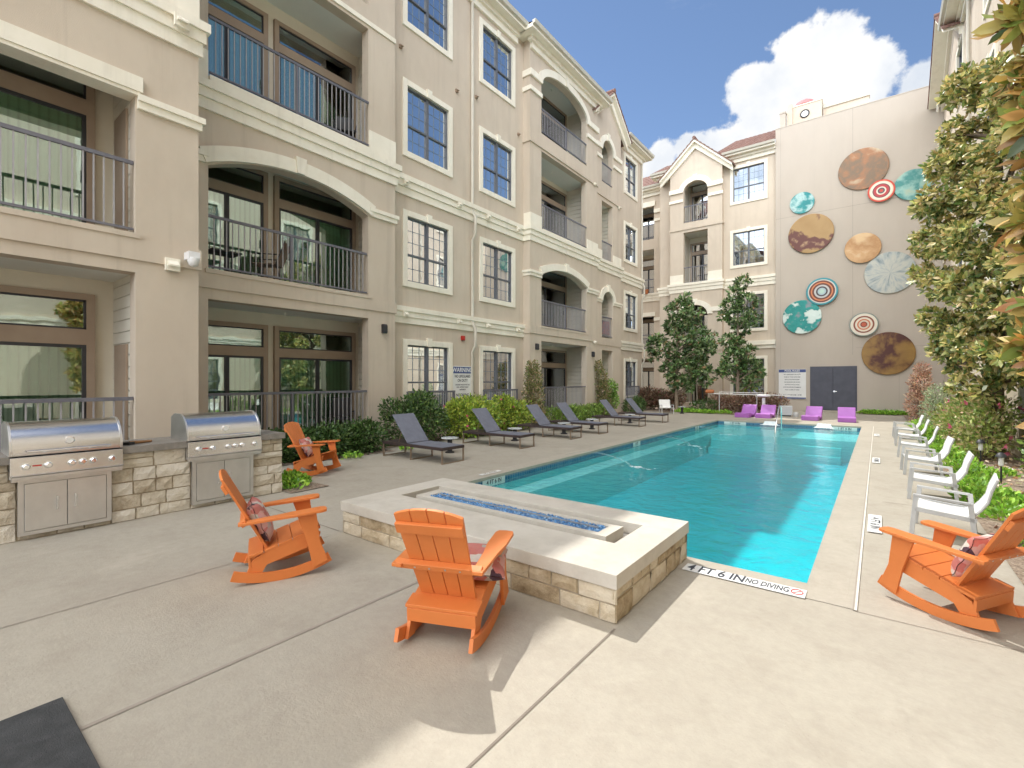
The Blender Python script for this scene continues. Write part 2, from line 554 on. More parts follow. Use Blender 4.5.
def concrete(name, c1, c2, c3):
    m = mat(name, c1, c2, 0.85, 0.55, 0.35, 55, spec=0.25, c3=c3, s3=2.6, f3=0.55)
    N, L, p = nodes_of(m)
    src = p.inputs['Base Color'].links[0].from_socket
    t = N.new('ShaderNodeTexCoord')
    n1 = nd(N, 'ShaderNodeTexNoise', i_Scale=14.0, i_Detail=8.0, i_Roughness=0.75)
    L.new(t.outputs['Object'], n1.inputs['Vector'])
    mr1 = nd(N, 'ShaderNodeMapRange')
    mr1.inputs['From Min'].default_value = 0.3
    mr1.inputs['From Max'].default_value = 0.7
    mr1.inputs['To Min'].default_value = 0.92
    mr1.inputs['To Max'].default_value = 1.07
    L.new(n1.outputs['Fac'], mr1.inputs['Value'])
    mu = nd(N, 'ShaderNodeVectorMath', operation='SCALE')
    L.new(src, mu.inputs[0])
    L.new(mr1.outputs[0], mu.inputs['Scale'])
    # pale lime bloom, dark damp stains
    cur = mu.outputs[0]
    for sc_, lo, hi, col_, amt, loc in ((0.9, .55, .72, tuple(min(.62, x * 1.22 + .02) for x in c1), .45, (3, 1, 0)), (.45, .58, .70, tuple(x * .78 for x in c2), .32, (7, 9, 0)), (3.2, .66, .76, tuple(x * .62 for x in c2), .22, (1, 4, 2))):
        mpp = N.new('ShaderNodeMapping')
        mpp.inputs['Location'].default_value = loc
        mpp.inputs['Scale'].default_value = (1, .6, 1)
        L.new(t.outputs['Object'], mpp.inputs['Vector'])
        ns = nd(N, 'ShaderNodeTexNoise', i_Scale=sc_, i_Detail=9.0, i_Roughness=0.68, i_Distortion=.4)
        L.new(mpp.outputs[0], ns.inputs['Vector'])
        rr_ = nd(N, 'ShaderNodeMapRange', interpolation_type='SMOOTHSTEP')
        rr_.inputs['From Min'].default_value = lo
        rr_.inputs['From Max'].default_value = hi
        rr_.inputs['To Max'].default_value = amt
        L.new(ns.outputs['Fac'], rr_.inputs['Value'])
        mm = nd(N, 'ShaderNodeMix', data_type='RGBA')
        L.new(rr_.outputs[0], mm.inputs[0])
        L.new(cur, mm.inputs[6])
        mm.inputs[7].default_value = (*col_, 1)
        cur = mm.outputs[2]
    # hairline cracks
    vc = nd(N, 'ShaderNodeTexVoronoi', feature='DISTANCE_TO_EDGE', i_Scale=0.42)
    nw = nd(N, 'ShaderNodeTexNoise', i_Scale=2.5, i_Detail=6.0)
    L.new(t.outputs['Object'], nw.inputs['Vector'])
    mw = nd(N, 'ShaderNodeMix', data_type='RGBA')
    mw.inputs[0].default_value = .10
    L.new(t.outputs['Object'], mw.inputs[6])
    L.new(nw.outputs['Color'], mw.inputs[7])
    L.new(mw.outputs[2], vc.inputs['Vector'])
    mc = nd(N, 'ShaderNodeMapRange')
    mc.inputs['From Min'].default_value = .0006
    mc.inputs['From Max'].default_value = .0016
    mc.inputs['To Min'].default_value = .07
    mc.inputs['To Max'].default_value = 0.0
    L.new(vc.outputs['Distance'], mc.inputs['Value'])
    mm = nd(N, 'ShaderNodeMix', data_type='RGBA')
    L.new(mc.outputs[0], mm.inputs[0])
    L.new(cur, mm.inputs[6])
    mm.inputs[7].default_value = (*[x * .45 for x in c2], 1)
    cur = mm.outputs[2]
    vo = nd(N, 'ShaderNodeTexVoronoi', i_Scale=34.0)
    L.new(t.outputs['Object'], vo.inputs['Vector'])
    pit = nd(N, 'ShaderNodeMapRange')
    pit.inputs['From Min'].default_value = 0.03
    pit.inputs['From Max'].default_value = 0.085
    pit.inputs['To Min'].default_value = 0.60
    L.new(vo.outputs['Distance'], pit.inputs['Value'])
    gate = nd(N, 'ShaderNodeTexNoise', i_Scale=1.3, i_Detail=3.0)
    L.new(t.outputs['Object'], gate.inputs['Vector'])
    gm = nd(N, 'ShaderNodeMapRange')
    gm.inputs['From Min'].default_value = 0.38
    gm.inputs['From Max'].default_value = 0.55
    L.new(gate.outputs['Fac'], gm.inputs['Value'])
    pm = nd(N, 'ShaderNodeMix', data_type='FLOAT')
    L.new(gm.outputs[0], pm.inputs[0])
    pm.inputs[2].default_value = 1.0
    L.new(pit.outputs[0], pm.inputs[3])
    mu2 = nd(N, 'ShaderNodeVectorMath', operation='SCALE')
    L.new(cur, mu2.inputs[0])
    L.new(pm.outputs[0], mu2.inputs['Scale'])
    L.new(mu2.outputs[0], p.inputs['Base Color'])
    return m


M['deck'] = concrete('deck_concrete', (0.425, 0.388, 0.322), (0.39, 0.352, 0.29), (0.34, 0.30, 0.243))
M['coping'] = concrete('coping_concrete', (0.45, 0.41, 0.342), (0.415, 0.375, 0.31), (0.36, 0.32, 0.26))
M['joint'] = mat('joint_filler', (0.25, 0.21, 0.17), (0.19, 0.16, 0.13), 0.9, 8)
M['joint_soft'] = mat('broad_joint', (0.36, 0.315, 0.265), (0.32, 0.28, 0.235), 0.9, 8)
M['caulk'] = mat('white_caulk', (0.76, 0.73, 0.66), (0.62, 0.58, 0.5), 0.8, 9)


def stone_mat(name, cols, groove):
    """base tone varies per stone through the mesh attribute 'tone'"""
    m = bpy.data.materials.new(name)
    m.use_nodes = True
    N, L, p = nodes_of(m)
    p.inputs['Roughness'].default_value = 0.9
    p.inputs['Specular IOR Level'].default_value = 0.2
    at = nd(N, 'ShaderNodeAttribute', attribute_name='tone')
    t = N.new('ShaderNodeTexCoord')
    n = nd(N, 'ShaderNodeTexNoise', i_Scale=7.0, i_Detail=8.0, i_Roughness=0.7)
    L.new(t.outputs['Object'], n.inputs['Vector'])
    ad = nd(N, 'ShaderNodeMath', operation='ADD')
    L.new(at.outputs['Fac'], ad.inputs[0])
    sb = nd(N, 'ShaderNodeMath', operation='MULTIPLY_ADD', n_1=1.5, n_2=-0.75)
    L.new(n.outputs['Fac'], sb.inputs[0])
    L.new(sb.outputs[0], ad.inputs[1])
    r = N.new('ShaderNodeValToRGB')
    els = r.color_ramp.elements
    els[0].position, els[0].color = 0.05, (*cols[0], 1)
    els[1].position, els[1].color = 0.95, (*cols[-1], 1)
    for i, c in enumerate(cols[1:-1]):
        e = els.new(0.05 + 0.9 * (i + 1) / (len(cols) - 1))
        e.color = (*c, 1)
    L.new(ad.outputs[0], r.inputs['Fac'])
    L.new(r.outputs[0], p.inputs['Base Color'])
    nb = nd(N, 'ShaderNodeTexNoise', i_Scale=16.0, i_Detail=8.0, i_Roughness=0.7)
    L.new(t.outputs['Object'], nb.inputs['Vector'])
    bp = nd(N, 'ShaderNodeBump', i_Strength=0.9, i_Distance=0.03)
    L.new(nb.outputs['Fac'], bp.inputs['Height'])
    L.new(bp.outputs[0], p.inputs['Normal'])
    return m


M['limestone'] = stone_mat('limestone', [(0.38, 0.31, 0.22), (0.57, 0.50, 0.39), (0.67, 0.61, 0.50), (0.74, 0.69, 0.60)], 0)
M['gold_stone'] = stone_mat('golden_limestone', [(0.28, 0.205, 0.12), (0.48, 0.38, 0.245), (0.61, 0.51, 0.36), (0.71, 0.63, 0.49)], 0)
M['mortar'] = mat('mortar', (0.48, 0.41, 0.31), (0.33, 0.27, 0.19), 0.95, 9, 0.4, 80)


def glass_mat(name, tint, refl, rough=0.015):
    m = bpy.data.materials.new(name)
    m.use_nodes = True
    N, L = m.node_tree.nodes, m.node_tree.links
    N.remove(N['Principled BSDF'])
    tr = nd(N, 'ShaderNodeBsdfTransparent', i_Color=(*tint, 1))
    gl = nd(N, 'ShaderNodeBsdfGlossy', i_Roughness=rough, i_Color=(0.93, 0.97, 1.0, 1))
    fr = nd(N, 'ShaderNodeFresnel', i_IOR=1.5)
    ad = nd(N, 'ShaderNodeMath', operation='ADD', use_clamp=True, n_1=refl)
    L.new(fr.outputs[0], ad.inputs[0])
    # slight waviness of the panes
    t = N.new('ShaderNodeTexCoord')
    n = nd(N, 'ShaderNodeTexNoise', i_Scale=1.6, i_Detail=2.0)
    L.new(t.outputs['Object'], n.inputs['Vector'])
    bp = nd(N, 'ShaderNodeBump', i_Strength=0.10, i_Distance=0.02)
    L.new(n.outputs['Fac'], bp.inputs['Height'])
    L.new(bp.outputs[0], gl.inputs['Normal'])
    mx = N.new('ShaderNodeMixShader')
    L.new(ad.outputs[0], mx.inputs[0])
    L.new(tr.outputs[0], mx.inputs[1])
    L.new(gl.outputs[0], mx.inputs[2])
    L.new(mx.outputs[0], N['Material Output'].inputs['Surface'])
    return m


M['pane'] = glass_mat('window_glass', (0.85, 0.95, 0.98), 0.80)
M['pane_green'] = glass_mat('green_door_glass', (0.76, 0.94, 0.82), 0.26)


def blind_mat(name, c1, c2, pitch, axis):
    m = bpy.data.materials.new(name)
    m.use_nodes = True
    N, L, p = nodes_of(m)
    p.inputs['Roughness'].default_value = 0.8
    t = N.new('ShaderNodeTexCoord')
    s = N.new('ShaderNodeSeparateXYZ')
    L.new(t.outputs['Object'], s.inputs[0])
    ad = nd(N, 'ShaderNodeMath', operation='ADD')
    if axis == 'h':
        L.new(s.outputs['Z'], ad.inputs[0])
        ad.inputs[1].default_value = 0.0
    else:
        L.new(s.outputs['X'], ad.inputs[0])
        L.new(s.outputs['Y'], ad.inputs[1])
    mu = nd(N, 'ShaderNodeMath', operation='MULTIPLY', n_1=1 / pitch)
    L.new(ad.outputs[0], mu.inputs[0])
    f = nd(N, 'ShaderNodeMath', operation='FRACT')
    L.new(mu.outputs[0], f.inputs[0])
    r = N.new('ShaderNodeValToRGB')
    r.color_ramp.elements[0].position, r.color_ramp.elements[0].color = 0.0, (*c2, 1)
    r.color_ramp.elements[1].position, r.color_ramp.elements[1].color = 0.35, (*c1, 1)
    e = r.color_ramp.elements.new(0.85)
    e.color = (*c1, 1)
    e = r.color_ramp.elements.new(1.0)
    e.color = (*c2, 1)
    L.new(f.outputs[0], r.inputs['Fac'])
    L.new(r.outputs[0], p.inputs['Base Color'])
    return m


M['blind'] = blind_mat('window_blind', (0.62, 0.76, 0.79), (0.42, 0.53, 0.57), 0.05, 'h')
M['blind_v'] = blind_mat('vertical_blind', (0.80, 0.81, 0.74), (0.50, 0.52, 0.46), 0.11, 'v')
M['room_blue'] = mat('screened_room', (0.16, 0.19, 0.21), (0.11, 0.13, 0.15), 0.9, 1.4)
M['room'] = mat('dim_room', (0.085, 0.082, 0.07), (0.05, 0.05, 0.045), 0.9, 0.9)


def leaf_mat(name, rough=0.42, trans=0.22):
    m = bpy.data.materials.new(name)
    m.use_nodes = True
    N, L, p = nodes_of(m)
    at = nd(N, 'ShaderNodeAttribute', attribute_name='tint')
    L.new(at.outputs['Color'], p.inputs['Base Color'])
    p.inputs['Roughness'].default_value = rough
    p.inputs['Specular IOR Level'].default_value = 0.45
    tr = N.new('ShaderNodeBsdfTranslucent')
    L.new(at.outputs['Color'], tr.inputs['Color'])
    mx = N.new('ShaderNodeMixShader')
    mx.inputs[0].default_value = trans
    L.new(p.outputs[0], mx.inputs[1])
    L.new(tr.outputs[0], mx.inputs[2])
    L.new(mx.outputs[0], N['Material Output'].inputs['Surface'])
    return m


M['leaf'] = leaf_mat('leaf')
M['leaf_gloss'] = leaf_mat('glossy_leaf', 0.32, 0.15)
M['petal'] = leaf_mat('petal', 0.7, 0.3)

# ------------------------------------------------------------------ ground, deck, pool
PX0, PX1, PY0, PY1 = -5.45, -0.44, 4.62, 21.5


def frame_sheet(b, x0, x1, y0, y1, hx0, hx1, hy0, hy1, z, mi=0):
    for a in ((x0, hx0, y0, y1), (hx1, x1, y0, y1), (hx0, hx1, y0, hy0), (hx0, hx1, hy1, y1)):
        b.quad((a[0], a[2], z), (a[1], a[2], z), (a[1], a[3], z), (a[0], a[3], z), mi)


DX0, DX1, DY0, DY1 = -12.6, 3.2, -9.0, 33.0
b = MB()
frame_sheet(b, -900, 900, -900, 900, DX0, DX1, DY0, DY1, -0.02)
tag(b.build('ground', M['ground'], fix=False), kind='structure')
b = MB()
frame_sheet(b, DX0, DX1, DY0, DY1, PX0, PX1, PY0, PY1, 0.0)
deck = tag(b.build('pavement', M['deck'], fix=False), kind='structure')
# control joints
b = MB()
for (x0, x1, y0, y1) in ((-1.43, -1.415, -8.5, 3.0), (-12, -5.76, 6.9, 6.908), (-12, -5.76, 10.9, 10.912), (-12, -5.76, 14.9, 14.912), (0.05, 0.9, 8.4, 8.41), (0.05, 0.9, 12.6, 12.61),
                         (-0.13, 0.88, 4.303, 4.309), (-7.1, -4.8, 3.05, 3.06), (-5.45, 1.5, 26.2, 26.212)):
    b.quad((x0, y0, .004), (x1, y0, .004), (x1, y1, .004), (x0, y1, .004))
b.build('control_joint', M['joint'], deck, fix=False)
b = MB()
b.quad((-3.10, -8.5, .004), (-3.075, -8.5, .004), (-3.055, 3.0, .004), (-3.085, 3.0, .004))
b.quad((-4.85, -8.5, .004), (-4.84, -8.5, .004), (-4.73, 2.9, .004), (-4.74, 2.9, .004))
b.build('broad_joint', M['joint_soft'], deck, fix=False)

b = MB()
CW = 0.30
frame_sheet(b, PX0 - CW, PX1 + CW, PY0 - CW + .01, PY1 + CW, PX0, PX1, PY0, PY1, 0.004)
for (x0, x1, y0, y1) in ((PX0 - .001, PX0 + .03, PY0, PY1), (PX1 - .03, PX1 + .001, PY0, PY1), (PX0 + .03, PX1 - .03, PY0 - .001, PY0 + .03), (PX0 + .03, PX1 - .03, PY1 - .03, PY1 + .001)):
    b.box(x0, x1, y0, y1, -0.05, 0.0045)
coping = tag(b.build('coping_pavement', M['coping'], fix=False), kind='structure')
b = MB()
b.quad((-0.138, 4.31, .009), (-0.122, 4.31, .009), (-0.122, 21.8, .009), (-0.138, 21.8, .009))
b.build('white_sealant_line', M['caulk'], coping, fix=False)
b = MB()
b.quad((-0.15, 4.31, .008), (-0.138, 4.31, .008), (-0.138, 21.8, .008), (-0.15, 21.8, .008))
b.build('groove', M['joint_soft'], coping, fix=False)

# basin
M['plaster'] = mat('pool_plaster', (0.20, 0.72, 0.75), (0.17, 0.67, 0.705), 0.8, 0.8)
M['plaster_white'] = mat('white_ledge_plaster', (0.78, 0.82, 0.80), (0.72, 0.77, 0.76), 0.8, 0.9)


def tile_mat():
    m = mat('waterline_tile', (0.045, 0.15, 0.28), (0.03, 0.095, 0.20), 0.25, 9.0)
    N, L, p = nodes_of(m)
    t = N.new('ShaderNodeTexCoord')
    s = N.new('ShaderNodeSeparateXYZ')
    L.new(t.outputs['Object'], s.inputs[0])
    a = nd(N, 'ShaderNodeMath', operation='ADD')
    L.new(s.outputs['X'], a.inputs[0])
    L.new(s.outputs['Y'], a.inputs[1])
    cmb = N.new('ShaderNodeCombineXYZ')
    L.new(a.outputs[0], cmb.inputs[0])
    L.new(s.outputs['Z'], cmb.inputs[1])
    br = nd(N, 'ShaderNodeTexBrick', offset=0.0, i_Scale=1.0, i_Mortar_Size=0.004, i_Brick_Width=0.075, i_Row_Height=0.075)
    br.inputs['Color1'].default_value = (0.04, 0.14, 0.27, 1)
    br.inputs['Color2'].default_value = (0.07, 0.21, 0.36, 1)
    br.inputs['Mortar'].default_value = (0.30, 0.36, 0.40, 1)
    L.new(cmb.outputs[0], br.inputs['Vector'])
    L.new(br.outputs['Color'], p.inputs['Base Color'])
    return m


M['pool_tile'] = tile_mat()
WZ = -0.11                                            # water level
b = MB()
DP = -1.10
SHELF = 18.9
b.quad((PX0, PY0, DP), (PX1, PY0, DP), (PX1, SHELF, DP + .1), (PX0, SHELF, DP + .1))
for (p, q) in (((PX0, PY0), (PX1, PY0)), ((PX1, PY0), (PX1, PY1)), ((PX1, PY1), (PX0, PY1)), ((PX0, PY1), (PX0, PY0))):
    b.quad((*p, DP), (*q, DP), (*q, 0.0), (*p, 0.0))
basin = tag(b.build('pool_floor', M['plaster'], fix=False), kind='structure')
b = MB()
b.box(PX0 + .001, PX1 - .001, SHELF, PY1 - .001, DP, -0.30)           # sun shelf
b.box(PX0 + .5, PX1 - .5, SHELF - .32, SHELF - .001, DP, -0.52)
b.box(PX0 + .5, PX1 - .5, SHELF - .64, SHELF - .321, DP, -0.78)
b.build('sun_shelf', M['plaster_white'], basin)
b = MB()
b.box(PX0 + .001, PX0 + .44, PY0 + .001, SHELF - .001, DP, -0.34)      # bench along the side
b.build('underwater_bench', M['plaster_white'], basin)
b = MB()
e = 0.004
b.quad((PX0 + e, PY0, -0.20), (PX0 + e, PY1, -0.20), (PX0 + e, PY1, -0.05), (PX0 + e, PY0, -0.05))
b.quad((PX1 - e, PY0, -0.20), (PX1 - e, PY1, -0.20), (PX1 - e, PY1, -0.05), (PX1 - e, PY0, -0.05))
b.quad((PX0, PY1 - e, -0.20), (PX1, PY1 - e, -0.20), (PX1, PY1 - e, -0.05), (PX0, PY1 - e, -0.05))
b.quad((PX0, PY0 + e, -0.20), (PX1, PY0 + e, -0.20), (PX1, PY0 + e, -0.05), (PX0, PY0 + e, -0.05))
b.build('waterline_tile', M['pool_tile'], basin, fix=False)


def water_mat():
    m = bpy.data.materials.new('pool_water')
    m.use_nodes = True
    N, L = m.node_tree.nodes, m.node_tree.links
    N.remove(N['Principled BSDF'])
    t = N.new('ShaderNodeTexCoord')
    n1 = nd(N, 'ShaderNodeTexNoise', i_Scale=3.4, i_Detail=5.0, i_Roughness=0.6, i_Distortion=0.8)
    n2 = nd(N, 'ShaderNodeTexNoise', i_Scale=0.8, i_Detail=3.0)
    L.new(t.outputs['Object'], n1.inputs['Vector'])
    L.new(t.outputs['Object'], n2.inputs['Vector'])
    ad = nd(N, 'ShaderNodeMath', operation='MULTIPLY_ADD', n_1=0.6)
    L.new(n2.outputs['Fac'], ad.inputs[0])
    L.new(n1.outputs['Fac'], ad.inputs[2])
    bp = nd(N, 'ShaderNodeBump', i_Strength=0.5, i_Distance=0.10)
    L.new(ad.outputs[0], bp.inputs['Height'])
    gl = nd(N, 'ShaderNodeBsdfGlossy', i_Roughness=0.03)
    L.new(bp.outputs[0], gl.inputs['Normal'])
    lw = nd(N, 'ShaderNodeLayerWeight', i_Blend=0.5)
    L.new(bp.outputs[0], lw.inputs['Normal'])
    pw = nd(N, 'ShaderNodeMath', operation='POWER', n_1=5.0)
    L.new(lw.outputs['Facing'], pw.inputs[0])
    fr = nd(N, 'ShaderNodeMath', operation='MULTIPLY_ADD', n_1=0.80, n_2=0.02)
    L.new(pw.outputs[0], fr.inputs[0])
    tr = nd(N, 'ShaderNodeBsdfTransparent', i_Color=(0.84, 0.985, 0.99, 1))
    mx = N.new('ShaderNodeMixShader')
    L.new(fr.outputs[0], mx.inputs[0])
    L.new(tr.outputs[0], mx.inputs[1])
    L.new(gl.outputs[0], mx.inputs[2])
    L.new(mx.outputs[0], N['Material Output'].inputs['Surface'])
    va = nd(N, 'ShaderNodeVolumeAbsorption', i_Density=1.0)
    va.inputs['Color'].default_value = (0.25, 0.93, 0.955, 1)
    L.new(va.outputs[0], N['Material Output'].inputs['Volume'])
    return m


M['water'] = water_mat()
b = MB()
b.box(PX0 + .006, PX1 - .006, PY0 + .006, PY1 - .006, DP - .05, WZ)
tag(b.build('pool_water', M['water']), kind='structure')

# planting beds
b = MB()
poly = [(-12.5, 4.16), (-8.14, 4.16), (-6.95, 4.26), (-6.94, 3.62), (-7.8, 3.62), (-7.8, 3.3), (-12.5, 3.3)]
b.add([(x, y, .012) for x, y in poly], [tuple(range(len(poly)))])
b.quad((-12.5, 4.165, .012), (-9.35, 4.165, .012), (-9.1, 7.3, .012), (-12.5, 7.3, .012))
b.quad((-12.5, 7.31, .012), (-9.65, 7.31, .012), (-9.7, 21.5, .012), (-12.5, 21.5, .012))
b.quad((-12.5, 21.51, .012), (-10.3, 21.51, .012), (-10.3, 25.0, .012), (-12.5, 25.0, .012))
b.quad((-12.5, 25.01, .012), (-4.75, 25.01, .012), (-4.75, 30.6, .012), (-12.5, 30.6, .012))
b.quad((0.95, 5.0, .012), (2.46, 5.0, .012), (2.46, 30.12, .012), (0.95, 30.12, .012))
b.quad((-0.75, 29.2, .012), (0.94, 29.2, .012), (0.94, 30.3, .012), (-0.75, 30.3, .012))
tag(b.build('soil', M['soil'], fix=False), kind='structure')


# ------------------------------------------------------------------ stone masonry
def ashlar(b, u0, u1, z0, z1, T, seed, rows=(0.11, 0.2), lens=(0.16, 0.5), proud=0.016, gap=0.005):
    """rough coursed stones on a face; T maps (u, d, z); returns tones per face"""
    rd = random.Random(seed)
    tones = []
    z = z0
    while z < z1 - 0.02:
        h = min(rd.uniform(*rows), z1 - z)
        if z1 - z - h < 0.07:
            h = z1 - z
        u = u0
        while u < u1 - 0.01:
            w = min(rd.uniform(*lens), u1 - u)
            if u1 - u - w < 0.09:
                w = u1 - u
            splits = [(z, h)]
            if h > 0.17 and rd.random() < 0.3:
                k = rd.uniform(0.4, 0.6) * h
                splits = [(z, k), (z + k, h - k)]
            for zz, hh in splits:
                p = proud * rd.uniform(0.5, 1.6)
                g = gap * rd.uniform(0.4, 0.9)
                c = 0.018
                x0, x1, y0, y1 = u + g, u + w - g, zz + g, zz + hh - g
                j = lambda: rd.uniform(-0.004, 0.004)
                o = [(x0 + j(), y0 + j()), (x1 + j(), y0 + j()), (x1 + j(), y1 + j()), (x0 + j(), y1 + j())]
                gx = max(2, int((x1 - x0) / .07))
                gy = max(2, int((y1 - y0) / .06))
                vs_ = [T(q[0], -0.006, q[1]) for q in o]
                for iy in range(gy + 1):
                    for ix in range(gx + 1):
                        fx, fy = ix / gx, iy / gy
                        ed = ix in (0, gx) or iy in (0, gy)
                        vs_.append(T(x0 + .006 + (x1 - x0 - .012) * fx + j() * .8, p * (.55 if ed else 1.0) + j() * 1.3, y0 + .006 + (y1 - y0 - .012) * fy + j() * .8))
                at = lambda ix, iy: 4 + iy * (gx + 1) + ix
                fs_ = [(at(ix, iy), at(ix + 1, iy), at(ix + 1, iy + 1), at(ix, iy + 1)) for iy in range(gy) for ix in range(gx)]
                fs_ += [tuple([0, 1] + [at(ix, 0) for ix in range(gx, -1, -1)]), tuple([1, 2] + [at(gx, iy) for iy in range(gy, -1, -1)]),
                        tuple([2, 3] + [at(ix, gy) for ix in range(0, gx + 1)]), tuple([3, 0] + [at(0, iy) for iy in range(0, gy + 1)][::-1][::-1][::-1])]
                b.add(vs_, fs_)
                tones += [rd.uniform(0.25, 0.95)] * len(fs_)
            u += w
        z += h
    return tones


def set_face_attr(o, name, vals):
    a = o.data.attributes.new(name, 'FLOAT', 'FACE')
    a.data.foreach_set('value', np.array(vals, dtype=np.float32))


# fire table at the pool end
fp = empty('fire_table', (0, 0, 0), 0, 'long low stone fire table with pale slab top and blue glass trough', 'fire pit')
FX0, FX1, FY0, FY1, FZ = -4.74, -1.425, 3.035, 4.615, 0.355
b = MB()
b.box(FX0 + .03, FX1 - .03, FY0 + .03, FY1 - .012, 0.0, 0.25)
b.build('core', M['mortar'], fp)
b = MB()
tn = ashlar(b, FX0 + .012, FX1 - .012, 0.0, 0.25, lambda u, d, z: (u, FY0 + .03 - d, z), 3)
tn += ashlar(b, FY0 + .012, FY1 - .012, 0.0, 0.25, lambda u, d, z: (FX1 - .03 + d, u, z), 5, lens=(0.14, 0.36))
tn += ashlar(b, FY0 + .012, FY1 - .012, 0.0, 0.25, lambda u, d, z: (FX0 + .03 - d, u, z), 6)
tn += ashlar(b, FX0 + .012, FX1 - .012, -0.3, 0.25, lambda u, d, z: (u, FY1 - .012 + d * .6, z), 8)
o = b.build('stone_face', M['gold_stone'], fp, fix=False)
set_face_attr(o, 'tone', tn)
b = MB()
HX0, HX1, HY0, HY1 = -4.43, -1.725, 3.63, 4.235
O_ = [(FX0, FY0), (FX1, FY0), (FX1, FY1), (FX0, FY1)]
I_ = [(HX0, HY0), (HX1, HY0), (HX1, HY1), (HX0, HY1)]
vs_ = [(x, y, z) for z in (.25, FZ) for ring_ in (O_, I_) for x, y in ring_]
fs = []
for k in range(4):
    n_ = (k + 1) % 4
    fs += [(8 + k, 8 + n_, 12 + n_, 12 + k), (k, 4 + k, 4 + n_, n_), (k, n_, 8 + n_, 8 + k), (4 + k, 12 + k, 12 + n_, 4 + n_)]
b.add(vs_, fs)
b.build('slab_top', M['cap'], fp, bevel=.004)
b = MB()
b.box(HX0, HX1, HY0, HY1, 0.2495, 0.2535)
b.build('well_floor', M['slab'], fp)
b = MB()
for (x0, x1, y0, y1) in ((-4.30, -1.86, 3.745, 3.815), (-4.30, -1.86, 4.035, 4.10), (-4.30, -4.16, 3.815, 4.035), (-1.97, -1.86, 3.815, 4.035)):
    b.box(x0, x1, y0, y1, 0.253, 0.35)
b.build('burner_curb', M['cap'], fp)
M['blue_glass'] = mat('blue_fire_glass', (0.10, 0.36, 0.72), (0.01, 0.07, 0.24), 0.15, 40.0, 1.0, 60, c3=(0.60, 0.80, 0.92), s3=45, f3=0.85)
b = MB()
rd = random.Random(4)
for i in range(1300):
    x, y = rd.uniform(-4.15, -1.98), rd.uniform(3.825, 4.025)
    s = rd.uniform(.008, .016)
    h = rd.uniform(.336, .347)
    a = rd.uniform(0, 3)
    p = [(x + s * math.cos(a + k * 2.1) * rd.uniform(.7, 1.2), y + s * math.sin(a + k * 2.1) * rd.uniform(.7, 1.2), h) for k in range(3)]
    b.add(p + [(x, y, h + s * .9)], [(0, 1, 3), (1, 2, 3), (2, 0, 3)])
b.quad((-4.16, 3.815, .334), (-1.97, 3.815, .334), (-1.97, 4.035, .334), (-4.16, 4.035, .334))
b.build('fire_glass', M['blue_glass'], fp, fix=False)
b = MB()
b.box(-4.1, -2.03, 3.925, 3.938, .345, .358)
b.build('burner_bar', M['steel_dull'], fp)

# ------------------------------------------------------------------ depth markers and other lettering on the deck


def marker(name, cx, cy, z, w, h, rz, label, parts, group=None):
    t = empty(name, (cx, cy, z), rz, label, 'depth marker', group)
    b_ = MB()
    b_.box(-w / 2, w / 2, -h / 2, h / 2, 0, 0.004)
    b_.build('tile_strip', M['sign_white'], t)
    for (body, x, size, m_, sx, *bd) in parts:
        text(body, size, M[m_], t, Matrix.Translation((x, 0, 0.0045)), sx=sx, bold=bd[0] if bd else .02)
    return t


mk = marker('depth_marker', -0.92, 4.385, 0.008, 0.94, 0.165, 0, 'white strip reading 4 FT 6 IN NO DIVING beside the fire table', [
    ('4 FT 6 IN', -0.205, 0.20, 'sign_text', 0.60, .018), ('NO DIVING', 0.195, 0.14, 'sign_text', 0.44, .018)])
b = MB()
ring = [(0.41 + .04 * math.cos(i * .2618), .05 * math.sin(i * .2618), .0055) for i in range(25)]
b.tube(ring, .004, 5)
b.tube([(0.385, -.036, .0055), (.435, .036, .0055)], .003, 5)
b.build('no_diving_symbol', M['sign_red'], mk)
marker('depth_marker', -5.59, 6.62, 0.012, 0.55, 0.085, R(90), 'worn pale strip reading NO DIVING on the deck near the first lounger', [('NO DIVING', 0, 0.07, 'joint_soft', 1.0)], None)
marker('depth_marker', -0.03, 7.05, 0.012, 0.85, 0.13, R(-90), 'white tile reading 4 FT 6 IN beside the white line, nearest the orange chair', [('4 FT 6 IN', 0, 0.13, 'sign_text', 1.1)])
marker('depth_marker', -0.03, 12.6, 0.012, 0.8, 0.13, R(-90), 'white tile reading NO DIVING halfway along the sunny pool edge', [('NO DIVING', 0, 0.11, 'sign_text', 0.95)])
marker('depth_marker', -0.03, 18.4, 0.012, 0.7, 0.13, R(-90), 'white tile reading 4 FT on the sunny edge close to the sun shelf', [('4 FT', 0, 0.12, 'sign_text', 0.95)])


def wall_marker(x, y, rz, w, body, label, hh=0.13):
    t = empty('depth_marker', (x, y, -0.118), rz, label, 'depth marker')
    b_ = MB()
    b_.box(-w / 2, w / 2, -0.006, 0, -hh / 2, hh / 2)
    b_.build('tile_strip', M['sign_white'], t)
    text(body, 0.105, M['sign_text'], t, Matrix.Translation((0, -0.0075, 0.008)) @ Matrix.Rotation(R(90), 4, 'X'))


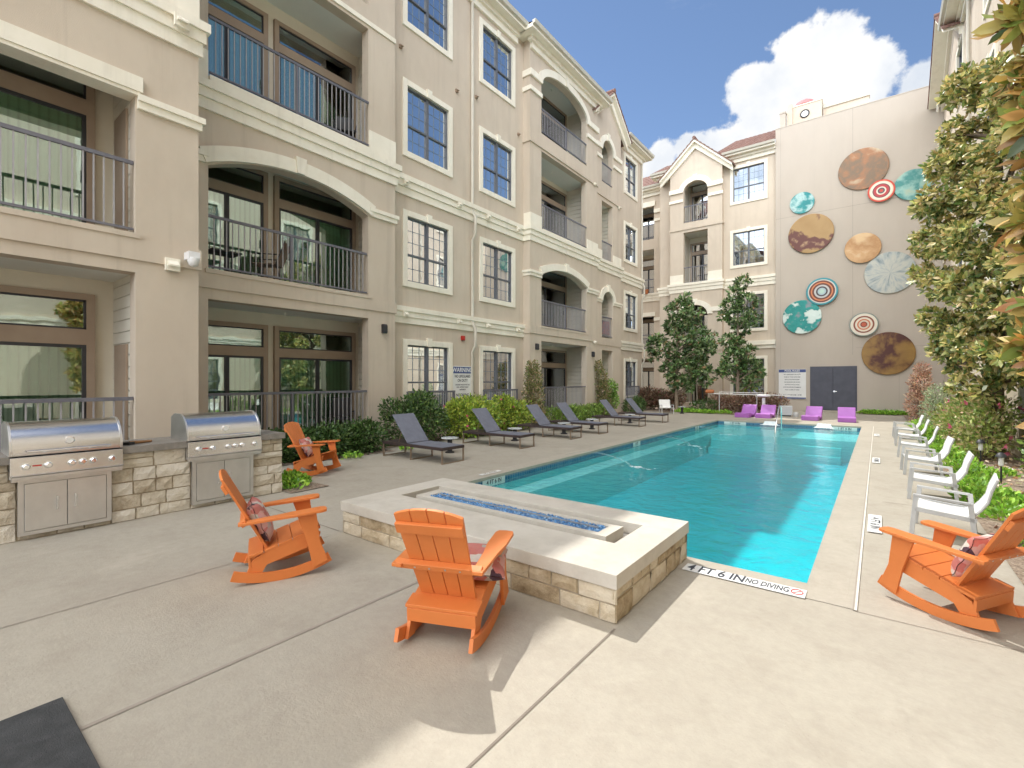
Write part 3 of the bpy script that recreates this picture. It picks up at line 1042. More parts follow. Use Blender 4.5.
wall_marker(PX0 + .006, 6.55, R(90), 0.62, '4 FT 6 IN', 'white tile with 4 FT 6 IN set in the blue waterline below the first lounger')
wall_marker(PX0 + .006, 12.9, R(90), 0.5, '4 FT', 'white tile with 4 FT set in the waterline beside the third and fourth loungers')
wall_marker(PX0 + .006, 18.6, R(90), 0.45, '3 FT', 'white tile with 3 FT in the long waterline, nearest the sun shelf')
wall_marker(-4.75, PY1 - .006, 0, 0.85, '1 FT 0 IN', 'white waterline tile with 1 FT 0 IN below the purple chairs by the hedge')
wall_marker(-0.98, PY1 - .006, 0, 0.75, '1 FT 0 IN', 'white waterline tile with 1 FT 0 IN near the slate doors')

# ------------------------------------------------------------------ building kit


def window(par, T, u0, u1, z0, z1, cols=4, rows=3, casing=0.17, keystone=True, blind='blind', split=0.42):
    """white cased pair of sash windows; u0..z1 are the outer edges of the casing"""
    b = MB(T)
    a, c, p, q = u0 + casing, u1 - casing, z0 + casing, z1 - casing
    for (x0, x1, y0, y1) in ((u0, a, z0, z1), (c, u1, z0, z1), (a, c, z0, p), (a, c, q, z1)):
        b.box(x0, x1, -0.11, 0.05, y0, y1)
    if keystone:
        m_ = (u0 + u1) / 2
        b.prism([(m_ - .075, q - .02), (m_ + .075, q - .02), (m_ + .10, z1 + .07), (m_ - .10, z1 + .07)], 'uz', 0.0, 0.085)
    w = b.build('window', M['trim'], par, bevel=0.006)
    b = MB(T)
    f = 0.042
    g_ = MB(T)
    m_ = (a + c) / 2
    zm = p + (q - p) * split
    for (x0, x1, y0, y1) in ((a, a + f, p, q), (c - f, c, p, q), (a + f, c - f, p, p + f), (a + f, c - f, q - f, q), (m_ - .045, m_ + .045, p + f, q - f)):
        b.box(x0, x1, -0.10, -0.03, y0, y1)
    for s0, s1 in ((a + f, m_ - .045), (m_ + .045, c - f)):
        b.box(s0, s1, -0.10, -0.04, zm - .026, zm + .026)
        for (y0, y1, n) in ((p + f, zm - .035, max(1, rows - 1)), (zm + .035, q - f, rows)):
            for i in range(1, cols // 2 + 1):
                x = s0 + (s1 - s0) * i / (cols // 2 + 1)
                g_.box(x - .008, x + .008, -0.0855, -0.078, y0, y1)
            for i in range(1, n):
                y = y0 + (y1 - y0) * i / n
                g_.box(s0, s1, -0.0853, -0.079, y - .008, y + .008)
    b.build('sash_frame', M['sash'], w)
    g_.build('muntins', M['muntin'], w)
    b = MB(T)
    b.box(a + .01, c - .01, -0.090, -0.086, p + .01, q - .01)
    b.build('pane', M['pane'], w)
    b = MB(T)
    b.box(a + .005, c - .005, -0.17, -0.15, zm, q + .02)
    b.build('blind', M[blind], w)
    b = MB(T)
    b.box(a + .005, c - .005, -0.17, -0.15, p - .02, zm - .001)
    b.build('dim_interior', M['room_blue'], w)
    return w


def railing(par, T, u0, u1, d, zb, zt, posts=(), pitch=0.115, name='railing', thick=0.045):
    b = MB(T)
    b.box(u0, u1, d - thick / 2, d + thick / 2, zt - .055, zt)
    b.box(u0, u1, d - .02, d + .02, zb, zb + .035)
    for x in posts:
        b.box(x - .025, x + .025, d - .026, d + .026, zb - .08, zt - .055)
    r = b.build(name, M['rail'], par)
    b = MB(T)
    n = max(2, int((u1 - u0) / pitch))
    for i in range(1, n):
        x = u0 + (u1 - u0) * i / n
        b.box(x - .009, x + .009, d - .009, d + .009, zb + .035, zt - .055)
    b.build('balusters', M['baluster'], r)
    return r


def sliding_unit(par, T, u0, u1, zf, zd, zt0, zt1, d, leaves=2, open_leaf=None, glass='pane_green', curtain='blind_v', name='sliding_door'):
    """brown framed sliding door with a transom window over it, standing proud of the back wall at depth d"""
    b = MB(T)
    J = 0.11
    b.box(u0, u0 + J, d, d + .09, zf, zt1 + .1)
    b.box(u1 - J, u1, d, d + .09, zf, zt1 + .1)
    b.box(u0 + J, u1 - J, d, d + .09, zd, zt0)
    b.box(u0 + J, u1 - J, d, d + .09, zt1, zt1 + .1)
    s = b.build(name, M['brown_frame'], par)
    b = MB(T)
    f = 0.05
    n = leaves
    W = (u1 - u0 - 2 * J) / n
    for i in range(n):
        x0, x1 = u0 + J + W * i, u0 + J + W * (i + 1)
        o_ = 0.012 * (i % 2)
        for (p, q, r_, t_) in ((x0, x0 + f, zf, zd), (x1 - f, x1, zf, zd), (x0 + f, x1 - f, zf, zf + .07), (x0 + f, x1 - f, zd - f, zd)):
            b.box(p, q, d + .03 + o_, d + .065 + o_, r_, t_)
    for (p, q, r_, t_) in ((u0 + J, u0 + J + .03, zt0, zt1), (u1 - J - .03, u1 - J, zt0, zt1), (u0 + J, u1 - J, zt0, zt0 + .03), (u0 + J, u1 - J, zt1 - .03, zt1)):
        b.box(p, q, d + .03, d + .06, r_, t_)
    b.box(u1 - J - .06, u1 - J - .02, d + .08, d + .10, zf + .95, zf + 1.15)
    b.build('leaf_frame', M['dark_frame'], s)
    b = MB(T)
    for i in range(n):
        x0, x1 = u0 + J + W * i, u0 + J + W * (i + 1)
        b.box(x0 + f, x1 - f, d + .045, d + .049, zf + .07, zd - f)
    b.build('pane', M[glass], s)
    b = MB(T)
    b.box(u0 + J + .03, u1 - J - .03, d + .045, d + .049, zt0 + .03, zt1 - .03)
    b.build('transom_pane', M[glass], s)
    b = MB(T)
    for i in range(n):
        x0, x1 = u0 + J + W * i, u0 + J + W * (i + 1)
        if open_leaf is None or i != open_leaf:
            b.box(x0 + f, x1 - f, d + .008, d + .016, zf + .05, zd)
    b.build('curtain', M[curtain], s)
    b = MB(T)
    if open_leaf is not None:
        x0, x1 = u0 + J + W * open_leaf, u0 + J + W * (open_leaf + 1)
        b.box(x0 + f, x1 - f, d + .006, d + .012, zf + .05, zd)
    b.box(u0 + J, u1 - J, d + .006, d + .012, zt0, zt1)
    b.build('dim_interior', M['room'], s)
    return s


def recess(par, T, u0, u1, z0, z1, depth, e0=0.0, e1=0.0, siding=True, ceil_mat='ceiling', floor_t=0.03, front=0.28):
    """balcony room behind an opening; e0/e1 widen it beyond the opening"""
    a, b_ = u0 - e0, u1 + e1
    b = MB(T)
    b.box(a - .05, b_ + .05, -depth - .06, -depth, z0 - .1, z1 + .1)
    b.build('back_wall', M['siding_cream'], par)
    b = MB(T)
    b.box(a - .05, a, -depth, -front, z0 - .1, z1 + .1)
    b.box(b_, b_ + .05, -depth, -front, z0 - .1, z1 + .1)
    b.build_split('side_wall', M['siding'], par)
    b = MB(T)
    b.box(a, b_, -depth, -front + .001, z1, z1 + .06)
    b.lathe([(.012, -.09), (.018, -.07), (.03, 0.0)], ((u0 + u1) / 2, -depth * .55, z1), 8)
    b.build('balcony_ceiling', M[ceil_mat], par)
    b = MB(T)
    b.box(a, b_, -depth, -front + .001, z0 - .06, z0)
    b.build('balcony_floor', M['cap'], par)


def belt(b, u0, u1, zs, e0=0.0, e1=0.0, d=0.0, clear=0.0):
    """stepped moulding: zs = [(z0, z1, proud), ...]; e0/e1 return it past the ends"""
    for z0, z1, p in zs:
        b.box(u0 - e0 * p, u1 + e1 * p, d - clear, d + p, z0, z1)


LEDGE = [(7.14, 7.36, 0.05), (7.36, 7.55, 0.09), (7.55, 7.70, 0.14)]
BELT2 = [(3.37, 3.56, 0.05), (3.56, 3.72, 0.08), (3.72, 3.86, 0.12)]


def arch_trim(b, u0, u1, spring, crown, w=0.30, proud=0.09, key=True, lift=0.0, foot=0.0):
    inn = arch_pts(u0, u1, spring, crown)
    out = arch_pts(u0, u1, spring, crown, off=w)
    for i in range(len(inn) - 1):
        b.prism([inn[i], inn[i + 1], out[i + 1], out[i]], 'uz', 0.001, proud)
    if key:
        m_ = (u0 + u1) / 2
        b.prism([(m_ - .09, crown - .0), (m_ + .09, crown - .0), (m_ + .13, crown + w + .07), (m_ - .13, crown + w + .07)], 'uz', 0.002, proud + .04)


def imposts(b, segs, z, h=0.2, p=0.09, steps=True):
    for u0, u1, e0, e1 in segs:
        if steps:
            b.box(u0 - e0 * .04, u1 + e1 * .04, -.02 - .31 * e0, p * .6, z - h, z - h * .45)
            b.box(u0 - e0 * .08, u1 + e1 * .08, -.02 - .31 * e0, p, z - h * .45, z)
        else:
            b.box(u0 - e0 * .05, u1 + e1 * .05, -.02 - .31 * e0, p, z - h, z)


def eave(par, T, u0, u1, z, overhang=0.5, e0=0.0, e1=0.0, back=0.3):
    b = MB(T)
    b.box(u0, u1, 0.0, 0.10, z - .50, z - .28)
    b.box(u0 - e0 * .15, u1 + e1 * .15, 0.0, 0.20, z - .28, z - .14)
    b.box(u0 - e0 * overhang, u1 + e1 * overhang, -back, overhang - .03, z - .14, z)
    b.build('eave_moulding', M['trim'], par)
    b = MB(T)
    b.prism([(overhang - .03, z - .06), (overhang + .07, z - .03), (overhang + .11, z + .09), (overhang - .03, z + .09)], 'dz', u0 - e0 * overhang, u1 + e1 * overhang)
    b.build('gutter', M['gutter'], par)


def tile_roof(par, T, u0, u1, d0, z0, run, rise, pitch=0.27, name='roof', amp=0.045, rows=None):
    """barrel tiled slope from the eave (d0, z0) back and up by run, rise"""
    b = MB(T)
    nu = max(2, int((u1 - u0) / pitch)) * 6
    nr = rows or max(1, int(run / 0.42))
    for r_ in range(nr):
        t0, t1 = r_ / nr, (r_ + 1) / nr
        vs_ = []
        for (t, lift) in ((t0, 0.035), (t1, 0.0)):
            for i in range(nu + 1):
                u = u0 + (u1 - u0) * i / nu
                h = amp * abs(math.sin(math.pi * (i / 6.0)))
                vs_.append((u, d0 - run * t, z0 + rise * t + h + lift))
        for i in range(nu + 1):
            u = u0 + (u1 - u0) * i / nu
            vs_.append((u, d0 - run * t0, z0 + rise * t0 - .01))
        fs = [(i, i + 1, nu + 1 + i + 1, nu + 1 + i) for i in range(nu)]
        fs += [(2 * (nu + 1) + i, 2 * (nu + 1) + i + 1, i + 1, i) for i in range(nu)]
        b.add(vs_, fs)
    return b.build(name, M['tile_roof'], par, fix=False)


def gable(par, T, uL, uR, zfoot, upk, zpk, proud=0.0, over=0.32, depth=5.0, wall_mat='stucco', zbase=None):
    """gable wall, raked cream trim, and a two-sided tiled roof running back"""
    b = MB(T)
    b.add([(uL, proud, zfoot), (uR, proud, zfoot), (upk, proud, zpk)], [(0, 1, 2)])
    b.build('gable_wall', M[wall_mat], par, fix=False)
    b = MB(T)
    for s, uf in ((-1, uL), (1, uR)):
        sl = (zpk - zfoot) / (upk - uf)
        ln = math.hypot(zpk - zfoot, upk - uf)
        nx, nz = -(zpk - zfoot) / ln * (1 if s < 0 else -1), abs(upk - uf) / ln
        ex = uf + s * 0.42
        ez = zfoot + sl * (ex - uf)
        w0, w1 = -0.28, 0.10
        poly = [(ex, ez + w0 * .9), (upk, zpk + w0 * 1.25), (upk, zpk + w1 * 1.3), (ex, ez + w1)]
        b.prism(poly, 'uz', proud + .002, proud + .12)
        poly = [(ex, ez + .0), (upk, zpk + .0), (upk, zpk + .17), (ex, ez + .14)]
        b.prism(poly, 'uz', proud + .12, proud + over)
    b.build('rake_trim', M['trim'], par)
    b = MB(T)
    for s, uf in ((-1, uL), (1, uR)):
        sl = (zpk - zfoot) / (upk - uf)
        ex = uf + s * 0.5
        ez = zfoot + sl * (ex - uf)
        n = 10
        for i in range(n):
            t0, t1 = i / n, (i + 1) / n
            p0 = (ex + (upk - ex) * t0, ez + (zpk - ez) * t0)
            p1 = (ex + (upk - ex) * t1, ez + (zpk - ez) * t1)
            poly = [(p0[0], p0[1] + .145), (p1[0], p1[1] + .145), (p1[0], p1[1] + .19), (p0[0], p0[1] + .235)]
            b.prism(poly, 'uz', proud + over + .04, -depth)
    b.tube([(upk, proud + over + .05, zpk + .22), (upk, -depth, zpk + .22)], .10, 10)
    b.build('tiled_gable_roof', M['tile_roof'], par)


def downpipe(par, T, u, d, z0, z1, jogs=()):
    b = MB(T)
    zs = sorted([z0, z1, *jogs])
    path = [(u, d, z1)]
    for z in sorted(jogs, reverse=True):
        path += [(u, d, z + .25), (u, d + .14, z + .05), (u, d + .14, z - .55), (u, d, z - .75)]
    path.append((u, d, z0))
    b.tube(path, .05, 8)
    b.build('downpipe', M['pipe'], par, smooth=True)


def wall_lamp(par, T, u, z):
    b = MB(T)
    b.box(u - .055, u + .055, .0, .10, z - .12, z + .12)
    b.prism([(.10, z - .14), (.13, z - .10), (.13, z + .08), (.10, z + .12)], 'dz', u - .06, u + .06)
    b.build('wall_lamp', M['dark_frame'], par, bevel=.008)


def vent(par, T, u, z, d=0.0, m='trim', s=0.16, name='wall_vent'):
    b = MB(T)
    b.box(u - s / 2, u + s / 2, d - .01, d + .05, z - s / 2, z + s / 2)
    b.prism([(d + .05, z + s * .3), (d + .12, z - s * .05), (d + .12, z - s * .18), (d + .05, z - s * .1)], 'dz', u - s * .36, u + s * .36)
    b.build(name, M[m], par)


# ------------------------------------------------------------------ the long apartment building
apt = empty('apartment_building', (-10.7, 10, 0), 0, 'long four storey tan stucco building with cream trim, balconies and arches along the loungers', 'apartment building')
apt.location = (0, 0, 0)
XL, XM, XW, XS, XE = -9.08, -10.72, -11.05, -10.90, -11.22
Tl, Tm, Tw, Ts, Te = [(lambda X: (lambda u, d, z: (X + d, u, z)))(X) for X in (XL, XM, XW, XS, XE)]
TOP = 15.05
b = MB(Tl)
LBH = [(-1.6, 2.28, 0.22, 3.36), (-1.6, 2.28, 3.96, 6.14), (-1.6, 2.28, 7.80, 10.95), (-1.6, 2.28, 11.62, 14.0)]
b.wall(-6.0, 3.14, 0, TOP, LBH, 0.28)
b.build('wall', M['stucco'], apt, fix=False)
b = MB(Tl)
b.box(2.9, 3.139, XM - XL - .3, -.002, 0, TOP)
b.build('return_wall', M['stucco'], apt)
b = MB(Tm)
MBH = [(3.88, 7.69, 0.22, 3.34), (3.88, 7.69, 3.95, 6.48, 6.04), (3.88, 7.69, 7.83, 11.02), (3.88, 7.69, 11.64, 14.35, 13.75)]
b.wall(3.14, 8.57, 0, TOP, MBH, 0.28)
b.box(8.3, 8.569, -.5, -.003, 0, TOP)
b.build('wall', M['stucco'], apt, fix=False)
WIN = [(9.09, 11.14), (12.48, 14.53)]
WZS = [(0.65, 2.91), (4.46, 6.72), (8.30, 10.58), (12.13, 14.39)]
b = MB(Tw)
b.wall(8.57, 15.09, 0, TOP, [(u0 + .16, u1 - .16, z0 + .16, z1 - .16) for u0, u1 in WIN for z0, z1 in WZS], 0.2)
b.build('wall', M['stucco'], apt, fix=False)
b = MB(Tm)
ABH = [(15.88, 19.62, 0.22, 3.27), (15.88, 19.62, 3.87, 6.34, 5.92), (15.88, 19.62, 7.76, 10.90), (15.88, 19.62, 11.62, 14.33, 13.62)]
b.wall(15.09, 20.69, 0, TOP, ABH, 0.28)
b.box(15.091, 15.4, -.6, -.003, 0, TOP)
b.box(20.4, 20.689, -.6, -.003, 0, TOP)
b.build('wall', M['stucco'], apt, fix=False)
b = MB(Ts)
SBH = [(21.52, 22.74, 0.22, 3.20), (21.52, 22.74, 3.82, 6.16, 5.66), (21.52, 22.74, 7.66, 10.65), (21.52, 22.74, 11.62, 13.80, 13.25)]
b.wall(20.69, 23.72, 0, TOP, SBH, 0.28)
b.build('wall', M['stucco'], apt, fix=False)
b = MB(Te)
EZS = [(z0 - .0, z1 - .0) for z0, z1 in WZS]
b.wall(23.72, 27.35, 0, TOP, [(24.78 + .16, 26.62 - .16, z0 + .16, z1 - .16) for z0, z1 in EZS], 0.2)
b.box(27.0, 27.349, -8.0, -.003, 0, TOP)
b.build('wall', M['stucco'], apt, fix=False)
b = MB(Tw)
b.box(-6.0, 27.0, -13.0, -1.65, 0, TOP)
b.box(-6.0, 2.85, -1.649, 0.40, 0, 0.18)
b.build('inner_mass', M['dark'], apt)
b = MB()
b.box(XW - 13, XL + .0, -6.3, -6.0, 0, TOP)
b.build('end_wall', M['stucco'], apt)

# balcony rooms and their doors: (T, openings, depth, e0, e1, door units (u0, u1, open leaf), frame depth)
for k, h in enumerate(LBH):
    f = [0.22, 3.96, 7.80, 11.62][k]
    recess(apt, Tl, h[0], h[1], f, [3.36, 6.75, 10.95, 14.4][k], 1.22)
    for (a, c, ol) in [(-1.5, 2.03, None)]:
        sliding_unit(apt, Tl, a, c, f, f + 2.05, f + 2.30, f + 2.78, -1.22, 2, None, curtain='blind_v')
    # store door in the side wall
    b = MB(Tl)
    b.box(2.245, 2.275, -1.0, -.36, f, f + 2.05)
    d_ = b.build('closet_door', M['brown_frame'], apt)
    b = MB(Tl)
    b.lathe([(.022, 0), (.022, .02), (.008, .022), (.008, .04), (.024, .045), (.024, .06)], (2.245, -.45, f + .95), 8, axis='u')
    b.build('knob', M['chrome'], d_)
for k, h in enumerate(MBH):
    f = [0.22, 3.95, 7.83, 11.64][k]
    recess(apt, Tm, h[0], h[1], f, [3.34, 6.85, 11.02, 14.55][k], 1.20, 0.25, 0.52)
    sliding_unit(apt, Tm, 3.75, 5.60, f, f + 2.05, f + 2.27, f + 2.72, -1.20, 2, None)
    sliding_unit(apt, Tm, 5.76, 8.06, f, f + 2.05, f + 2.27, f + 2.72, -1.20, 2, None)
for k, h in enumerate(ABH):
    f = [0.22, 3.87, 7.76, 11.62][k]
    recess(apt, Tm, h[0], h[1], f, [3.27, 6.70, 10.90, 14.55][k], 1.30, 0.1, 0.45)
    sliding_unit(apt, Tm, 16.2, 19.86, f, f + 2.05, f + 2.27, f + 2.78, -1.30, 2, None)
for k, h in enumerate(SBH):
    f = [0.22, 3.82, 7.66, 11.62][k]
    recess(apt, Ts, h[0], h[1], f, [3.20, 6.45, 10.65, 14.0][k], 1.25, 0.05, 0.05, siding=True)
    b = MB(Ts)
    b.box(21.75, 22.5, -1.249, -1.20, f, f + 2.05)
    b.build('balcony_door', M['brown_frame'], apt)
    b = MB(Ts)
    b.box(22.50, 22.74, -.95, -.75, f + 1.75, f + 2.12)
    b.build('balcony_lantern', M['black_plastic'], apt)
# railings
railing(apt, Tl, -1.6, 2.27, -0.08, 0.34, 1.44)
railing(apt, Tl, -1.6, 2.27, -0.08, 4.02, 5.09)
railing(apt, Tl, -1.6, 2.27, -0.08, 7.92, 9.0)
railing(apt, Tm, 3.89, 7.68, -0.06, 0.30, 1.43, (5.65,))
railing(apt, Tm, 3.89, 7.68, -0.06, 4.0, 5.07, (5.62,))
railing(apt, Tm, 3.89, 7.68, 0.02, 7.90, 9.06, (5.72,))
railing(apt, Tm, 15.89, 19.61, -0.06, 0.30, 1.42, (17.83,))
railing(apt, Tm, 15.89, 19.61, -0.06, 3.92, 4.95, (17.83,))
railing(apt, Tm, 15.89, 19.61, -0.02, 7.84, 8.80, (17.83,))
railing(apt, Tm, 15.89, 19.61, -0.02, 11.70, 12.64, (17.83,))
railing(apt, Ts, 21.53, 22.73, -0.06, 0.3, 1.42)
railing(apt, Ts, 21.53, 22.73, -0.06, 3.90, 4.90)
railing(apt, Ts, 21.53, 22.73, -0.06, 7.74, 8.70)
railing(apt, Ts, 21.53, 22.73, -0.06, 11.7, 12.62)
# windows
for u0, u1 in WIN:
    for k, (z0, z1) in enumerate(WZS):
        window(apt, Tw, u0, u1, z0, z1)
        if k == 0:
            railing(apt, Tw, u0 + .05, u1 - .02, 0.16, 0.70, 1.36, (u0 + .09, u1 - .06), pitch=.10, name='window_guard')
for k, (z0, z1) in enumerate(EZS):
    window(apt, Te, 24.78, 26.62, z0, z1)
railing(apt, Te, 24.85, 26.58, 0.16, 0.70, 1.36, (24.9, 26.54), pitch=.10, name='window_guard')

# mouldings
b = MB(Tl)
belt(b, -6.0, 3.14, [(3.55, 3.88, 0.035)], 0, 1)
b.box(-1.65, 2.33, 0.001, .055, 3.88, 3.958)
b.build_split('belt_course', M['stucco'], apt)
b = MB(Tl)
b.box(-2.0, 2.36, -.27, .07, 6.14, 6.37)
b.box(-2.0, 2.33, -.26, .05, 6.085, 6.138)
b.build_split('lintel_band', M['trim'], apt)
b = MB(Tl)
imposts(b, [(2.30, 3.14, 0, 1)], 6.10, 0.21, .09)
belt(b, -6.0, 3.14, LEDGE, 0, 1)
b.box(2.30, 3.145, -.02, .03, 7.70, 8.36)
b.box(-6.0, -1.62, -.02, .03, 7.70, 8.36)
b.box(-1.62, 2.30, -.2, .10, 7.70, 7.80)
b.build_split('cornice_ledge', M['trim'], apt)
b = MB(Tm)
belt(b, 3.14, 8.57, [(3.56, 3.86, 0.035)], 0, 1)
b.box(3.82, 7.76, 0.001, .055, 3.86, 3.948)
b.build_split('belt_course', M['stucco'], apt)
b = MB(Tm)
arch_trim(b, 3.82, 7.75, 6.06, 6.485, .30, .078)
imposts(b, [(3.14, 3.86, 0, 0), (7.70, 8.57, 0, 1)], 6.28, 0.22, .09)
belt(b, 3.14, 8.57, LEDGE, 0, 1)
b.box(3.14, 3.87, -.02, .03, 7.70, 8.34)
b.box(7.70, 8.575, -.02, .03, 7.70, 8.34)
b.box(3.87, 7.70, -.2, .12, 7.70, 7.82)
b.box(3.14, 8.575, .0, .04, 11.1, 11.22)
b.build_split('cornice_ledge', M['trim'], apt)
b = MB(Tw)
belt(b, 8.57, 15.09, LEDGE)
belt(b, 8.57, 15.09, BELT2)
b.build_split('cornice_ledge', M['trim'], apt)
b = MB(Tm)
belt(b, 15.09, 20.69, [(3.53, 3.84, 0.035)], 1, 1, clear=.34)
b.box(15.82, 19.7, 0.001, .055, 3.80, 3.868)
belt(b, 15.09, 20.69, [(11.0, 11.12, .05), (11.12, 11.5, .02)], 1, 1, clear=.34)
b.build_split('belt_course', M['stucco'], apt)
b = MB(Tm)
arch_trim(b, 15.82, 19.68, 5.94, 6.345, .28, .078)
imposts(b, [(15.09, 15.87, 1, 0), (19.63, 20.69, 0, 1)], 6.0, 0.22, .09)
belt(b, 15.09, 20.69, LEDGE, 1, 1, clear=.30)
b.box(15.085, 15.87, -.3, .03, 7.70, 8.24)
b.box(19.63, 20.695, -.3, .03, 7.70, 8.24)
b.box(15.87, 19.63, -.2, .10, 7.70, 7.76)
arch_trim(b, 15.88, 19.62, 13.62, 14.33, .30, .078)
imposts(b, [(15.09, 15.87, 1, 0), (19.63, 20.69, 0, 1)], 13.80, 0.24, .09, steps=False)
imposts(b, [(15.09, 15.87, 1, 0), (19.63, 20.69, 0, 1)], 13.16, 0.17, .07, steps=False)
b.build_split('cornice_ledge', M['trim'], apt)
b = MB(Ts)
belt(b, 20.69, 23.72, [(3.45, 3.78, 0.03)], 0, 1)
belt(b, 20.69, 23.72, [(10.85, 10.97, .05)], 0, 1)
b.build_split('belt_course', M['stucco'], apt)
b = MB(Ts)
arch_trim(b, 21.52, 22.74, 5.66, 6.16, .28, .078)
imposts(b, [(20.75, 21.50, 0, 0), (22.76, 23.72, 0, 1)], 5.76, 0.2, .08)
belt(b, 20.69, 23.72, LEDGE, 0, 1)
b.box(20.69, 21.50, -.02, .03, 7.70, 8.16)
b.box(22.76, 23.725, -.02, .03, 7.70, 8.16)
arch_trim(b, 21.52, 22.74, 13.25, 13.80, .28, .078)
imposts(b, [(20.75, 21.50, 0, 0), (22.76, 23.72, 0, 1)], 13.40, 0.2, .08, steps=False)
imposts(b, [(20.75, 21.50, 0, 0), (22.76, 23.72, 0, 1)], 12.85, 0.15, .07, steps=False)
b.build_split('cornice_ledge', M['trim'], apt)
b = MB(Te)
belt(b, 23.72, 27.35, LEDGE, 0, 1)
belt(b, 23.72, 27.35, BELT2, 0, 1)
b.build_split('cornice_ledge', M['trim'], apt)

# eaves, gutters and roofs
eave(apt, Tl, -6.0, 3.14, 15.1, .66, 0, 1, back=2.2)  # overhang above view, deepened so its shade reaches farther over the deck
eave(apt, Tm, 4.1, 8.57, 15.1, .70, 0, 1, back=1.5)  # also deepened out of view to widen the shade
eave(apt, Tw, 9.02, 14.63, 15.1, .5, 0, 0, back=1.2)
eave(apt, Tm, 15.09, 20.69, 15.1, .5, 1, 1, back=1.5)
eave(apt, Te, 24.35, 27.35, 15.05, .5, 0, 1, back=1.0)
tile_roof(apt, Tl, -6.2, 3.5, .42, 15.17, 7.5, 2.9)
tile_roof(apt, Tw, 3.5, 15.4, .55, 15.17, 6.0, 2.4)
tile_roof(apt, Tm, 14.7, 20.68, .45, 15.17, 6.3, 2.5)
tile_roof(apt, Te, 23.95, 27.8, .45, 15.12, 6.0, 2.4)
gable(apt, Ts, 20.69, 23.90, 14.75, 22.25, 16.12, 0.006, .32, 4.0)
b = MB(Ts)
b.box(20.69, 23.9, -.3, -.002, 14.6, 14.76)
b.build('gable_base', M['stucco'], apt)
downpipe(apt, Tw, 12.06, .07, 0.1, 14.7, (7.2, 3.4))
downpipe(apt, Te, 27.22, .07, 0.1, 14.8, (7.2, 3.4))
downpipe(apt, Tm, 3.30, .07, 0.1, 7.6, ())
b = MB(Tm)
b.tube([(3.30, .07, 7.6), (3.30, .12, 7.85), (3.24, .5, 8.15), (3.22, .9, 8.4), (3.22, .95, 15.0)], .05, 8)
b.build('downpipe', M['pipe'], apt, smooth=True)
for T, u, z in ((Tm, 8.16, 3.10), (Tm, 15.49, 3.02), (Tm, 20.15, 2.92)):
    wall_lamp(apt, T, u, z)
for T, u, z, d in ((Tl, 2.75, 3.56, .035), (Tl, 2.84, 7.48, .15)):
    vent(apt, T, u, z, d, 'trim', .2)
for u in (9.3, 11.55, 13.0, 14.75):
    for z, d in ((3.62, .13), (7.45, .15)):
        vent(apt, Tw, u - .2, z, d, 'trim', .14)
for u, z in ((9.02, 11.42), (11.35, 11.25), (12.32, 11.5), (14.75, 11.2)):
    vent(apt, Tw, u, z, .0, 'brown_frame', .10)
for u, z in ((20.3, 11.0), (23.4, 10.8), (20.3, 3.5), (20.2, 7.45)):
    vent(apt, Tm if u < 20.6 else Ts, u, z, .05, 'trim', .12)
b = MB(Tw)
b.box(11.56, 11.72, 0, .06, 3.02, 3.18)
b.box(11.60, 11.68, .06, .10, 3.04, 3.12)
b.build('fire_alarm', M['fire_red'], apt, bevel=.01)
b = MB(Tl)
b.lathe([(.05, 0.0), (.05, .1)], (2.98, .035, 3.72), 10, axis='d')
b.box(2.90, 3.06, .09, .30, 3.66, 3.78)
b.lathe([(.02, -.12), (.065, -.09), (.085, -.03), (.085, .02)], (2.98, .25, 3.66), 14)
b.build('security_camera', M['white'], apt, smooth=True)

# ------------------------------------------------------------------ the far apartment building
far = empty('apartment_building', (0, 0, 0), 0, 'tan building with gabled arched balcony bay standing behind the two young magnolias', 'apartment building')
YW, YG, YS, YR = 30.35, 30.0, 30.6, 32.0
Fw, Fg, Fs, Fr = [(lambda Y: (lambda u, d, z: (u, Y - d, z)))(Y) for Y in (YW, YG, YS, YR)]
FT = 14.9
FWIN = [(-6.97, -4.98, 0.70, 3.1), (-6.97, -4.98, 4.53, 6.82), (-6.97, -4.98, 8.29, 10.55), (-6.97, -4.98, 12.05, 14.32)]
b = MB(Fw)
b.wall(-7.33, -4.50, 0, FT, [(a + .16, c - .16, e_ + .16, g - .16) for a, c, e_, g in FWIN], .2)
b.build('wall', M['stucco'], far, fix=False)
for w_ in FWIN:
    window(far, Fw, *w_)
b = MB(Fg)
GH = [(-9.60, -8.16, 0.3, 3.2), (-9.60, -8.16, 3.82, 6.30, 5.70), (-9.60, -8.16, 7.66, 10.85), (-9.60, -8.16, 11.45, 13.92, 13.35)]
b.wall(-10.43, -7.33, 0, FT, GH, .28)
b.box(-7.6, -7.331, -.4, -.003, 0, FT)
b.box(-10.429, -10.1, -.7, -.003, 0, FT)
b.build('wall', M['stucco'], far, fix=False)
b = MB(Fs)
b.wall(-11.32, -10.43, 0, FT, [], .2)
b.box(-11.319, -11.0, -1.5, -.003, 0, FT)
b.build('wall', M['stucco'], far, fix=False)
b = MB(Fr)
RH = [(-14.2, -12.25, 0.3, 3.2), (-14.2, -12.25, 3.82, 6.1), (-14.2, -12.25, 7.66, 10.75), (-14.2, -12.25, 11.45, 13.7)]
b.wall(-16.0, -11.3, 0, FT, RH, .25)
b.build('wall', M['stucco'], far, fix=False)
b = MB()
b.box(-22.0, -4.0, YR + 1.62, YR + 12, 0, FT)
b.box(-7.4, -4.0, YW + .35, YR + 1.6, 0, FT)
b.build('inner_mass', M['dark'], far)
